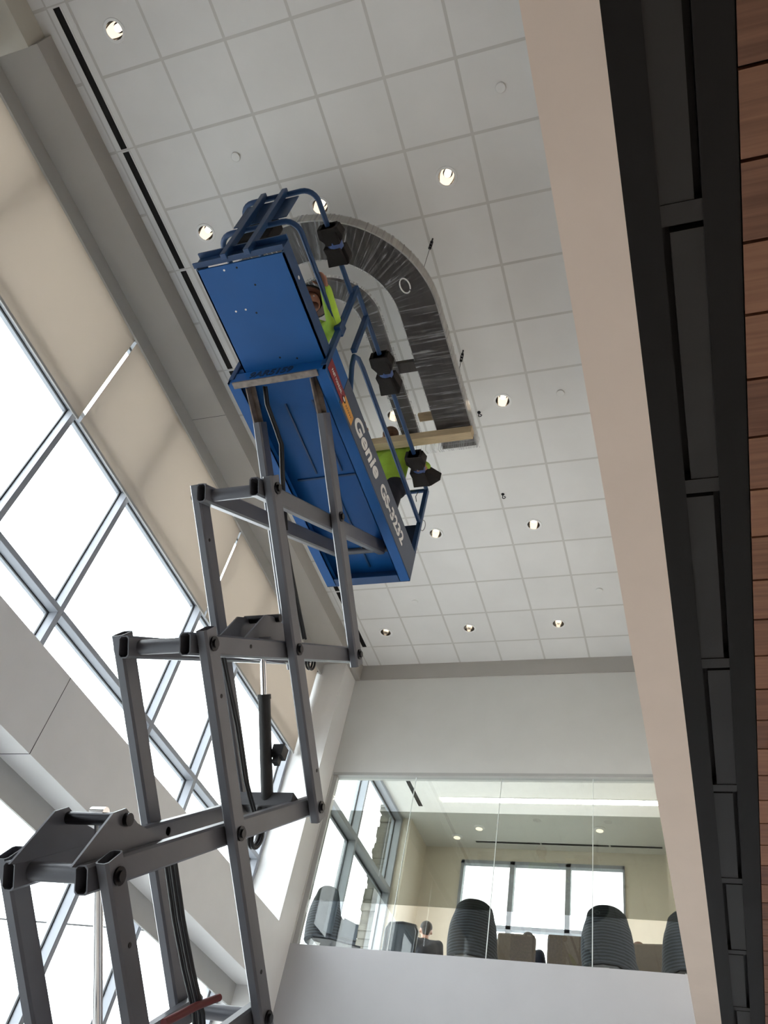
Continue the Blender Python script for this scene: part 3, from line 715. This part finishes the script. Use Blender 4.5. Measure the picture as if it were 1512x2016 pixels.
# roll-out extension deck
EX0, EX1, EY0, EY1, EZ = 1.965, 2.645, .955, 1.86, 6.775
ex = MB().box((EX0,EY0+.01,EZ),(EX1,EY1+.3,EZ+.018)).build('extension_deck', M['blue'], lift)
MB().box((EX1-.012,EY0,EZ),(EX1,EY1+.3,6.93)).build('side_lip', M['bluedk'], ex)
MB().box((EX0,EY0,EZ),(EX0+.012,EY1+.3,6.93)).build('side_lip', M['bluedk'], ex)
MB().box((EX0-.02,EY0-.012,EZ+.02),(EX1,EY0,6.94)).box((EX0-.02,EY0-.05,6.925),(EX1,EY0-.012,6.94)).box((EX0-.02,EY0-.04,EZ+.02),(EX1,EY0-.012,EZ+.03)).build('front_lip', M['bluedk'], ex)
bh = MB()
for (x_, y_) in ((2.17,1.0),(2.27,1.0),(2.12,1.32),(2.2,1.32),(2.27,1.36),(2.3,1.75),(2.43,1.78),(2.35,1.15)):
    MB().cyl((x_,y_,EZ-.001),(x_,y_,EZ+.004),.008,10).build('bolt_hole', M['letter'] if x_ < 2.25 else M['black'], ex)
MB().cyl((EX1-.002,1.2,6.86),(EX1+.002,1.2,6.86),.014,10).build('bolt_hole', M['letter'], ex)
# ---- guardrails
RT, RM, RR = 7.88, 7.40, .021
def rail(path, r=RR, name='guardrail', m='bluedk'):
    return MB().tube(path, r, 12).build(name, M[m], lift, smooth=True)
def hoop(z, zin, x0, x1, yn, yend, r=.11):
    a = arc((x0+r, yn+r, z), r, PI, 1.5*PI, 6, (1,0,0), (0,1,0)); b = arc((x1-r, yn+r, z), r, 1.5*PI, 2*PI, 6, (1,0,0), (0,1,0))
    return [(x0, yend, z)] + a + b + [(x1, yend, z)]
rail(hoop(7.78, 0, 1.99, 2.625, .93, 1.9))
rail(hoop(7.24, 0, 1.99, 2.625, .93, 1.9))
for x in (2.205, 2.385):
    MB().box((x-.022,.885,6.78),(x+.022,.93,7.80)).build('rail_post', M['bluedk'], lift, bevel=.004)
MB().box((2.06,.945,7.38),(2.50,.952,7.74)).build('guard_plate', M['bluedk'], lift)
MB().box((2.0,1.03,7.30),(2.34,1.13,7.62)).build('control_box', M['foam'], lift, bevel=.02)
for x in (2.645, 1.875):
    MB().tube([(x,1.83,RT),(x,4.12,RT)], RR, 12).build('guardrail', M['bluedk'], lift, smooth=True)
    MB().tube([(x,4.12,RM),(x,2.33,RM),(x,2.22,RM-.02),(x,2.15,RM-.09),(x,2.17,7.2),(x,2.28,6.97)], RR, 12).build('guardrail', M['bluedk'], lift, smooth=True)
    for y_, zt in ((1.845, RT), (4.115, RT), (2.12, RT)):
        MB().box((x-.022,y_-.022,6.70 if y_ != 2.12 else RM-.06),(x+.022,y_+.022,zt)).build('rail_post', M['bluedk'], lift, bevel=.004)
    MB().box((x-.026,1.80,7.18),(x+.026,1.89,7.30)).build('rail_clamp', M['bluedk'], lift, bevel=.004)
MB().tube([(2.645,4.12,RT),(2.38,4.12,RT)], RR, 12).build('guardrail', M['bluedk'], lift, smooth=True)
MB().box((2.40,4.118,6.96),(2.625,4.13,7.38)).build('gate_panel', M['stencil'], lift)
MB().tube(arc((2.66,4.17,7.42), .05, 0, 2*PI, 18, (0,1,0), (.3,0,1)), .004, 6).build('gate_chain', M['wire'], lift)
MB().tube([(2.56,4.11,7.86),(2.55,4.10,7.78),(2.57,4.1,7.70)], .004, 6).build('gate_chain', M['wire'], lift)
# ---- chassis on the floor
MB().box((1.88,1.70,.22),(2.65,3.95,.55)).build('chassis', M['blue'], lift, bevel=.02)
for x in (1.90, 2.63):
    for y_ in (1.98, 3.68):
        w = MB().lathe([(.0005,-.06),(.12,-.06),(.19,-.055),(.19,.055),(.12,.06),(.0005,.06)], (x,y_,.19), 28, 'x').build('wheel', M['tyre'], lift, smooth=True)
        MB().lathe([(.0005,-.064),(.08,-.064),(.08,.064),(.0005,.064)], (x,y_,.19), 20, 'x').build('hub', M['grey'], w, smooth=True)
MB().box((2.645,2.2,.6),(2.72,3.4,.9)).build('power_module', M['blue'], lift, bevel=.02)
MB().box((XLi-.05,1.85,.33),(XRi+.05,3.85,.40)).build('slide_rail', M['grey'], lift)

# foam pads tied round the top rail
def pad(c, dy, label, flare):
    t = thing('foam_pad', label, 'foam padding', c, 'black foam pads on the lift guardrail')
    x, y_, z = c; b = MB()
    b.prism([(x-.09,y_-dy,z-.06),(x+.085,y_-dy,z-.075),(x+.10,y_-dy*.5,z-.05),(x+.07,y_-.03,z-.03),(x-.07,y_-.03,z-.035),(x-.10,y_-dy*.5,z-.05)], (0,0,.11))
    b.prism([(x-.075,y_+.03,z-.035),(x+.07,y_+.03,z-.03),(x+.15*flare,y_+dy*.75,z-.045),(x+.08,y_+dy,z-.06),(x-.10,y_+dy,z-.06),(x-.09,y_+dy*.5,z-.05)], (0,0,.11))
    b.obox((x,y_-dy*.55,z),(.062,0,0),(0,dy*.45,0),(0,0,.062)).obox((x-.01,y_+dy*.5,z-.005),(.068,.01,0),(.012,dy*.45,0),(0,0,.062))
    b.cyl((x,y_-.04,z),(x,y_+.04,z),.05,14)
    b.build('foam', M['foam'], t, bevel=.006)
    MB().tube([(x,y_-.035,z),(x,y_+.035,z)], .063, 16).build('tape', M['tape'], t, smooth=True)
pad((2.63,1.40,7.79), .16, 'black foam pad at the curved corner of the guardrail, tied with blue tape', .6)
pad((2.645,2.70,RT), .20, 'black foam pad halfway along the guardrail, beside the arch cross piece', .7)
pad((2.645,3.83,RT), .19, 'black foam pad at the far end of the guardrail, beside the standing worker', 1.25)

# ================================================================== HANGING ARCH
ZB = 8.30; AC = (2.15, 2.36)
arch = thing('hanging_arch_panel', 'large dark wooden double arch wrapped in clear film, hanging under the ceiling', 'hanging arch', (2.15, 2.7, ZB))
def u_band(ro, ri, yend, z0, z1):
    n = 40; P = []
    ny = 14; sy = [AC[1] + (yend-AC[1])*q/ny for q in range(ny, 0, -1)]
    P += [(AC[0]+ro, q) for q in sy]
    P += [(AC[0]+ro*math.cos(-PI*i/n), AC[1]+ro*math.sin(-PI*i/n)) for i in range(n+1)]
    P += [(AC[0]-ro, q) for q in sy[::-1]]; Q = [(AC[0]-ri, q) for q in sy]
    Q += [(AC[0]+ri*math.cos(-PI*i/n), AC[1]+ri*math.sin(-PI*i/n)) for i in range(n, -1, -1)]
    Q += [(AC[0]+ri, q) for q in sy[::-1]]; mb = MB()
    P2 = P; Q2 = Q[::-1]; m_ = len(P2)
    vs = [(x,y,z0) for x,y in P2] + [(x,y,z0) for x,y in Q2] + [(x,y,z1) for x,y in P2] + [(x,y,z1) for x,y in Q2]
    fs = []
    for i in range(m_-1):
        fs += [(i,i+1,m_+i+1,m_+i),(2*m_+i,2*m_+i+1,3*m_+i+1,3*m_+i),(i,i+1,2*m_+i+1,2*m_+i),(m_+i,m_+i+1,3*m_+i+1,3*m_+i)]
    for i in (0, m_-1): fs.append((i, m_+i, 3*m_+i, 2*m_+i))
    return mb.add(vs, fs)
u_band(1.0, .65, 3.95, ZB, ZB+.05).build('outer_band', M['darkwood'], arch)
u_band(.455, .28, 3.83, ZB, ZB+.05).build('inner_band', M['darkwood'], arch)
for s_ in (1, -1): MB().box((AC[0]+s_*.455, 2.88, ZB), (AC[0]+s_*.65, 2.99, ZB+.05)).build('cross_piece', M['darkwood'], arch)
u_band(1.012, 1.0, 3.95, ZB-.005, ZB+.12).build('rim', M['woodrim'], arch, smooth=True)
def path_coord(o, rm):
    me = o.data; org = Vector((2.15, 2.7, ZB)); a_ = me.attributes.new('path', 'FLOAT_VECTOR', 'POINT')
    for i, v in enumerate(me.vertices):
        p = v.co + org; dx, dy = p.x-AC[0], p.y-AC[1]
        if dy > 0: sgn = 1 if dx > 0 else -1; u, w = sgn*(dy + rm*PI/2), abs(dx)+(dy*.2)
        else: u, w = math.atan2(dx, -dy)*rm, math.hypot(dx, dy)
        a_.data[i].vector = (u, w, p.z*.5)
path_coord(u_band(1.017, .645, 3.97, ZB-.012, ZB+.125).build('stretch_wrap', M['wrap'], arch, smooth=True), .84)
path_coord(u_band(.468, .268, 3.85, ZB-.012, ZB+.07).build('stretch_wrap', M['wrap'], arch, smooth=True), .37)
path_coord(MB().box((1.2,3.80,ZB-.019),(3.185,3.97,ZB-.0165)).build('stretch_wrap', M['wrap'], arch), .84)
MB().tube(arc((2.93,2.10,ZB-.02), .055, .3, 2*PI, 16, (.7,.7,0), (-.4,1.1,0)) , .006, 6).build('strap_loop', M['plastic'], arch, smooth=True)
# suspension wires with turnbuckles
for (x, y_, low, l) in ((3.088,2.054,ZB+.13,'hanging wire and turnbuckle at the rounded end of the arch'), (3.087,3.283,ZB+.13,'hanging wire and turnbuckle halfway down the straight side of the arch')):
    t = thing('hanging_wire', l, 'hanging wire', (x,y_,low), 'hanging wires of the arch')
    MB().cyl((x,y_,low),(x,y_,H-.2),.0035,6).build('wire', M['wire'], t)
    b = MB().cyl((x,y_,H-.05),(x,y_,H),.008,8)
    b.tube([(x-.012,y_,H-.17),(x-.012,y_,H-.09)],.005,6).tube([(x+.012,y_,H-.17),(x+.012,y_,H-.09)],.005,6)
    b.sphere((x,y_,H-.07),.016,10).sphere((x,y_,H-.19),.016,10).sphere((x,y_,H-.13),.012,8)
    b.build('turnbuckle', M['bolt'], t, smooth=True)
for (x, y_, l) in ((3.075,4.072,'small dark ceiling hook just beyond the corner of the arch'), (3.091,5.266,'small dark ceiling hook away from the arch, in the second row of tiles beyond it')):
    t = thing('ceiling_hook', l, 'hook', (x,y_,H), 'bare ceiling hooks')
    MB().tube([(x,y_,H),(x,y_,H-.05)]+[Vector(p) for p in arc((x+.018,y_,H-.06),.018,PI,2.6*PI,10,(1,0,0),(0,0,1))], .005, 8).build('hook', M['bolt'], t, smooth=True)
    MB().lathe([(.0005,-.006),(.018,-.006),(.02,0)], (x,y_,H), 16).build('base', M['bolt'], t, smooth=True)
# timber props under the straight ends
tag(MB().box((1.2,3.685,ZB-.125),(3.17,3.775,ZB-.022)).build('timber_beam', M['pine'], bevel=.004), 'pale pine beam laid across under the straight ends of the arch', 'timber beam', 'pine beams under the arch')
tag(MB().box((2.6,3.60,ZB+.16),(2.98,3.69,ZB+.198)).build('timber_block', M['pine'], bevel=.004), 'short pine block above the pine beam, between the legs of the arch', 'timber block', 'pine beams under the arch')

# ================================================================== PEOPLE
def norm(v): return Vector(v).normalized()
def head_mb(c, fwd, up, s=1.0):
    c = Vector(c); f = norm(fwd); u = norm(Vector(up) - f*Vector(up).dot(f)); r = f.cross(u)
    mb = MB()
    def P(a, b, d): return c + r*a*s + f*b*s + u*d*s
    mb.sphere(P(0,-.005,.02), .092*s, 20, (.85,1.02,1.08)) if False else None
    mb.cap(P(0,-.015,.03), P(0,.015,.03), .086*s, .082*s, 18)
    mb.cap(P(0,.012,-.01), P(0,.030,-.055), .070*s, .050*s, 16)
    mb.cap(P(0,.045,-.085), P(0,.05,-.082), .028*s, .026*s, 12)
    mb.cap(P(0,.088,.012), P(0,.108,-.022), .009*s, .015*s, 10)       # nose
    mb.cap(P(-.03,.082,.035), P(.03,.082,.035), .014*s, .014*s, 10)   # brow
    mb.cap(P(-.014,.083,-.052), P(.014,.083,-.052), .010*s, .010*s, 8) # mouth
    for q in (-1, 1):
        mb.cap(P(q*.080,-.005,.02), P(q*.084,-.012,-.02), .014*s, .010*s, 8)
    eyes = MB()
    for q in (-1, 1): eyes.sphere(P(q*.031,.082,.016), .0105*s, 10)
    return mb, eyes, P
def hand(mb, wrist, d, palm_n, side, curl=.6, s=1.0):
    """palm and five bent fingers; d = direction of hand, palm_n = way the palm faces"""
    w = Vector(wrist); d = norm(d); n = norm(Vector(palm_n) - d*Vector(palm_n).dot(d)); r = d.cross(n)*side
    for k in range(-2, 3):
        mb.cap(w + d*.012*s + r*k*.009*s, w + d*.082*s + r*k*.0165*s, .0145*s, .0125*s, 10)
    for k, L in zip((-1.5,-.5,.5,1.5), (.070,.080,.075,.060)):
        p = w + d*.086*s + r*k*.0205*s; a = curl*.5; dirv = d
        for j, fr in enumerate((.45,.32,.25)):
            ang = a*(j+1); dv = (d*math.cos(ang) + n*math.sin(ang)); q = p + dv*L*fr*s
            mb.cap(p, q, (.0095-.001*j)*s, (.0088-.001*j)*s, 8); p = q
    b = w + d*.025*s - r*.034*s; t1 = b + (d*.55 - r*.65 + n*.35).normalized()*.042*s; t2 = t1 + (d*.75 - r*.1 + n*.65).normalized()*.032*s
    mb.cap(w + d*.02*s - r*.018*s, b, .015*s, .014*s, 8); mb.cap(b, t1, .013*s, .011*s, 8); mb.cap(t1, t2, .011*s, .009*s, 8)
def person(label, pelvis, chest, neck, head, hfwd, hup, shl, elb, wri, hnd, hip, knee, ank, toe, skin, shirt, trou, hair, group=None, hat=None, sleeve=1.0, footm='boot', beard=False):
    """joint pairs are (left, right); builds body, shirt, trousers, hair, boots"""
    V = Vector; base = V((pelvis[0], pelvis[1], min(ank[0][2], ank[1][2])-.06))
    t = thing('person', label, 'person', base, group)
    b = MB(); hm, ey, P = head_mb(head, hfwd, hup)
    b.v = hm.v; b.f = hm.f
    b.cap(neck, V(head)+V((0,0,-.03)), .055, .052)
    b.cap(pelvis, chest, .115, .125); b.cap(chest, V(neck)-V((0,0,.03)), .12, .06)
    for k in (0, 1):
        b.cap(V(neck)-V((0,0,.05)), shl[k], .055, .052); b.cap(V(chest).lerp(V(shl[k]),.5), V(pelvis).lerp(V(hip[k]),.6), .095, .09)
        b.cap(shl[k], elb[k], .050, .038); b.cap(elb[k], wri[k], .038, .026)
        dd, nn = hnd[k]; hand(b, wri[k], dd, nn, 1 if k else -1)
        b.cap(V(pelvis).lerp(V(hip[k]),.5), knee[k], .085, .052); b.cap(knee[k], ank[k], .050, .034); b.cap(ank[k], toe[k], .036, .028)
    b.build('body', skin, t, remesh=.0075)
    e = ey.build('eyes', M['eye'], t, smooth=True)
    s_ = MB()
    s_.cap(V(pelvis)+V((0,0,.0)), chest, .135, .145); s_.cap(chest, V(neck)-V((0,0,.045)), .14, .075)
    for k in (0, 1):
        s_.cap(V(neck)-V((0,0,.065)), shl[k], .068, .066); s_.cap(V(chest).lerp(V(shl[k]),.5), V(pelvis).lerp(V(hip[k]),.6)+V((0,0,.02)), .118, .112)
        s_.cap(shl[k], elb[k], .072, .064); w_ = V(elb[k]).lerp(V(wri[k]), sleeve*.93); s_.cap(elb[k], w_, .062, .046 if sleeve > .6 else .052)
    s_.build('shirt', shirt, t, remesh=.012)
    p_ = MB()
    for k in (0, 1):
        p_.cap(V(pelvis).lerp(V(hip[k]),.6), knee[k], .118, .078); p_.cap(knee[k], V(knee[k]).lerp(V(ank[k]),.95), .078, .062)
    p_.cap(hip[0], hip[1], .118, .118)
    p_.build('trousers', trou, t, remesh=.014)
    f_ = MB()
    for k in (0, 1):
        f_.cap(V(ank[k])+V((0,0,.03)), V(ank[k])-V((0,0,.01)), .05, .048); f_.cap(V(ank[k])-V((0,0,.012)), toe[k], .05, .045)
    f_.build('boots', M[footm], t, remesh=.012)
    h = MB(); h.cap(P(0,-.03,.055), P(0,.012,.062), .088, .080, 18); h.cap(P(0,-.045,.02), P(0,-.045,-.035), .078, .05, 16)
    if hat: h = MB().cap(P(0,-.045,.02), P(0,-.045,-.035), .078, .05, 16)
    h.build('hair', hair, t, remesh=.01)
    if beard:
        MB().cap(P(-.055,.025,-.03), P(0,.06,-.085), .032, .042, 12).cap(P(.055,.025,-.03), P(0,.06,-.085), .032, .042, 12).cap(P(0,.06,-.085), P(0,.07,-.125), .044, .03, 12).build('beard', M['hat'], t, remesh=.009)
    if hat:
        prof = [(.0005,.135),(.05,.13),(.085,.105),(.098,.06),(.102,.05)]
        f = norm(hfwd); u = norm(V(hup)-f*V(hup).dot(f)); r = f.cross(u)
        ht = MB().lathe(prof+[(.150,.042),(.158,.034),(.150,.030),(.10,.040)], (0,0,0), 28)
        ht.v = [V(head) + r*q.x + f*q.y*1.1 + u*(q.z) for q in ht.v]
        ho = ht.build('hat', M['hat'], t, smooth=True)
        br = MB().tube([(.157*math.cos(a), .157*math.sin(a), .036) for a in [2*PI*i/28 for i in range(29)]], .008, 8)
        br.v = [V(head) + r*q.x + f*q.y*1.1 + u*q.z for q in br.v]
        br.build('hat_brim_edge', M['black'], ho, smooth=True)
    return t
# worker kneeling on the extension deck, hand on the mid rail
person('worker in lime shirt and brown hat kneeling on the lift, hand gripping the guardrail',
       (2.17,2.10,7.18), (2.22,2.02,7.48), (2.21,1.96,7.70), (2.20,1.90,7.86), (.35,-.85,-.15), (.0,-.1,1),
       [(2.04,2.02,7.58),(2.43,1.98,7.50)], [(2.02,1.80,7.38),(2.60,1.82,7.27)], [(2.08,1.58,7.28),(2.635,1.50,7.275)],
       [((.15,-1,-.2),(0,0,-1)),((.0,-1,.0),(-.25,0,-1))],
       [(2.08,2.12,7.14),(2.28,2.12,7.14)], [(2.06,1.80,6.93),(2.30,1.80,6.93)], [(2.06,2.22,6.90),(2.30,2.22,6.90)], [(2.06,2.36,6.89),(2.30,2.36,6.89)],
       M['skin2'], M['lime'], M['denim'], M['hairdk'], hat=True, beard=True)
# worker standing at the far end
person('worker in lime shirt and dark trousers standing beside the pine beam, arms raised',
       (2.31,3.90,7.74), (2.29,3.90,8.07), (2.26,3.90,8.33), (2.215,3.89,8.49), (-.3,1,.3), (0,-.2,1),
       [(2.09,3.90,8.24),(2.44,3.89,8.24)], [(2.02,3.74,8.06),(2.58,3.92,8.08)], [(2.05,3.60,8.22),(2.71,3.86,7.93)],
       [((.1,-.6,.7),(0,-.5,-.5)),((-.3,-.5,-.6),(-.6,0,-.2))],
       [(2.21,3.90,7.70),(2.41,3.90,7.70)], [(2.20,3.86,7.28),(2.42,3.86,7.28)], [(2.20,3.90,6.93),(2.42,3.90,6.93)], [(2.20,3.76,6.90),(2.42,3.76,6.90)],
       M['skin'], M['lime'], M['denim'], M['hair'])
# lounge visitors
def seated(label, x, y, facing, jacket, hair, zs=0.0):
    f = Vector((math.sin(facing), math.cos(facing), 0)); r = Vector((f.y, -f.x, 0)); V = Vector
    def Q(a, b, c): return V((x,y,5.0+zs)) + r*a + f*b + V((0,0,c))
    return person(label, Q(0,0,.52), Q(0,-.02,.82), Q(0,.04,1.04), Q(0,.09,1.155), f + V((0,0,-.3)), V((0,0,1)),
        [Q(-.19,0,.98),Q(.19,0,.98)], [Q(-.24,.08,.72),Q(.24,.08,.72)], [Q(-.16,.30,.66),Q(.16,.30,.66)],
        [(f,(0,0,-1)),(f,(0,0,-1))], [Q(-.1,.02,.5),Q(.1,.02,.5)], [Q(-.11,.42,.5),Q(.11,.42,.5)], [Q(-.11,.44,.08),Q(.11,.44,.08)], [Q(-.11,.58,.05),Q(.11,.58,.05)],
        M['skin'], jacket, M['denim'], hair)
seated('person in a dark jacket seated beyond the mesh office chair, seen from behind', 1.18, 10.5, -.35, M['jacket'], M['hairdk'], -.04)
seated('person with dark hair seated beyond the square taupe armchair', 2.52, 10.74, .1, M['jacket'], M['hairdk'], 0)
seated('person whose head just shows above the wide taupe sofa at the right', 3.98, 10.66, .0, M['jacket'], M['hair'], -.06)

# ================================================================== LOUNGE FURNITURE
def barrel_chair():
    t = thing('lounge_chair', '', 'chair', (0,0,0), 'striped swivel lounge chairs')
    n = 36; path = []
    for i in range(n+1):
        u = i/n
        if u < .25: k = u/.25; p = Vector((-.27, .32-.30*k, 0)); 
        elif u > .75: k = (u-.75)/.25; p = Vector((.27, .02+.30*k, 0))
        else:
            a = PI + (u-.25)/.5*PI; p = Vector((.27*math.cos(a), .02+.30*math.sin(a), 0))
        path.append(p)
    def top(u):
        k = abs(u-.5)*2                     # 0 at middle of back, 1 at arm fronts
        if k < .40: return .985 - .03*(k/.40)**3
        if k < .66: q = (k-.40)/.26; q = q*q*(3-2*q); return .955 - .35*q
        return .605 - .05*(k-.66)/.34
    vs = []; fs = []
    for i, p in enumerate(path):
        u = i/n; a = path[min(n, i+1)] - path[max(0, i-1)]; a.normalize(); nr = Vector((a.y, -a.x, 0))
        h = top(u); b0 = .335
        flare = -.0
        prof = []
        for j in range(9):                  # outer side, slight belly
            k = j/8; z = b0 + (h-.03-b0)*k; o = .034*math.sin(PI*min(1, .12+k*.95)) - .03*max(0, k-.7)/.3 - .02
            prof.append(p + nr*(.02+o) + Vector((0,0,z)))
        prof.append(p + nr*(-.035-.0) + Vector((0,0,h)) + nr*(-.05*.5))
        prof.append(p - nr*.085 + Vector((0,0,h-.03)))
        prof.append(p - nr*.075 + Vector((0,0,b0)))
        vs += prof
    m_ = 12
    for i in range(n):
        for j in range(m_): fs.append((i*m_+j, i*m_+(j+1) % m_, (i+1)*m_+(j+1) % m_, (i+1)*m_+j))
    fs += [tuple(range(m_)), tuple(range(n*m_, (n+1)*m_))[::-1]]
    MB().add(vs, fs).build('shell', M['stripe'], t, smooth=True)
    c = MB()
    pts = [(-.19,.33),(-.19,.0),(-.12,-.16),(0,-.20),(.12,-.16),(.19,.0),(.19,.33)]
    c.prism([(a, b, .34) for a, b in pts], (0,0,.12)); c.build('seat_cushion', M['sidefab'], t, bevel=.03)
    MB().prism([(a*1.25, b*1.2-.0, .318) for a, b in pts], (0,0,.02)).build('seat_base', M['framebk'], t)
    MB().box((-.09,-.16,.314),(.05,-.08,.3175)).build('care_tag', M['tag'], t)
    MB().cyl((0,.06,.03),(0,.06,.32),.022,16).build('pedestal', M['chrome'], t, smooth=True)
    MB().lathe([(.0005,.03),(.05,.03),(.22,.012),(.24,.0),(.0005,.0)], (0,.06,0), 28).build('base_disc', M['chrome'], t, smooth=True)
    return t
bc = barrel_chair()
bcs = [((2.16,9.33,5.0), 0.08, 'striped dark lounge chair nearest the centre of the overlook, its back to the glass'),
       ((3.76,9.30,5.0), -.10, 'striped dark lounge chair in front of the right back window, its back to the glass'),
       ((4.66,9.30,5.0), .15, 'striped dark lounge chair half hidden by the bulkhead'),
       ((.36,9.15,5.0), -1.05, 'dark lounge chair at the left end of the overlook, turned sideways')]
for i, (loc, rz, l) in enumerate(bcs):
    o = bc if i == 0 else copy_tree(bc)
    o.location = loc; o.rotation_euler = (0,0,rz); o['label'] = l
    o['_org'] = (0,0,0)
    if i == 3:
        for s_ in (-1, 1):
            MB().prism([(s_*.285,-.10,.37),(s_*.285,.01,.37),(s_*.285,.01,.80),(s_*.280,-.02,.88),(s_*.280,-.10,.90)], (s_*.02,0,0)).build('side_panel', M['sidefab'], o)
            MB().prism([(s_*.285,.315,.37),(s_*.285,.12,.37),(s_*.285,.12,.59),(s_*.285,.315,.55)], (s_*.02,0,0)).build('side_panel', M['sidefab'], o)
def armchair(x, y_, w, h, label, name='armchair', cat='armchair', rz=0):
    t = thing(name, label, cat, (0,0,0), 'taupe upholstered seats')
    MB().box((-w/2,-.10,.12),(w/2,.04,h)).build('backrest', M['brown'], t, bevel=.03)
    MB().box((-w/2+.1,.04,.12),(w/2-.1,.62,.44)).build('seat', M['brown'], t, bevel=.04)
    for s_ in (-1, 1):
        MB().box((s_*w/2-s_*.1,.04,.12),(s_*w/2,.62,.62)).build('armrest', M['brown'], t, bevel=.03)
    for a in (-1, 1):
        for b in (-.05, .56): MB().cyl((a*(w/2-.06),b,0),(a*(w/2-.06),b,.12),.02,10).build('leg', M['framebk'], t)
    t.location = (x,y_,5.0); t.rotation_euler = (0,0,rz)
armchair(2.46, 10.45, .50, 1.10, 'square taupe armchair left of the middle, a person seated beyond it')
armchair(3.12, 10.45, .50, 1.12, 'taupe armchair half hidden behind the striped chair in front of the right window')
armchair(4.18, 10.35, .74, 1.05, 'wide taupe sofa at the right end of the lounge', 'sofa', 'sofa', -.12)
# mesh office chair
oc = thing('office_chair', 'black mesh back office chair beside the seated person in the dark jacket', 'office chair', (0,0,0))
MB().tube([(-.2,0,.42),(-.21,0,.9),(-.17,.01,.98),(0,.015,1.0),(.17,.01,.98),(.21,0,.9),(.2,0,.42),(-.2,0,.42)], .024, 10).build('back_frame', M['framebk'], oc, smooth=True)
MB().box((-.2,-.004,.42),(.2,.004,.98)).build('back_mesh', M['mesh'], oc)
MB().box((-.24,.04,.42),(.24,.5,.49)).build('seat', M['seatdk'], oc, bevel=.03)
for s_ in (-1, 1): MB().tube([(s_*.22,.08,.44),(s_*.26,.12,.66),(s_*.26,.36,.66)], .018, 8).build('armrest', M['framebk'], oc, smooth=True)
MB().cyl((0,.26,.08),(0,.26,.43),.025,12).build('gas_stem', M['chrome'], oc)
for k in range(5):
    a = 2*PI*k/5; MB().tube([(0,.26,.1),(.28*math.cos(a),.26+.28*math.sin(a),.07)], .018, 8).sphere((.28*math.cos(a),.26+.28*math.sin(a),.03), .03, 10).build('base_leg', M['framebk'], oc, smooth=True)
oc.location = (1.0, 10.02, 5.0); oc.rotation_euler = (0,0,.1)

for o in list(bpy.data.objects):
    if '_org' in o.keys(): del o['_org']
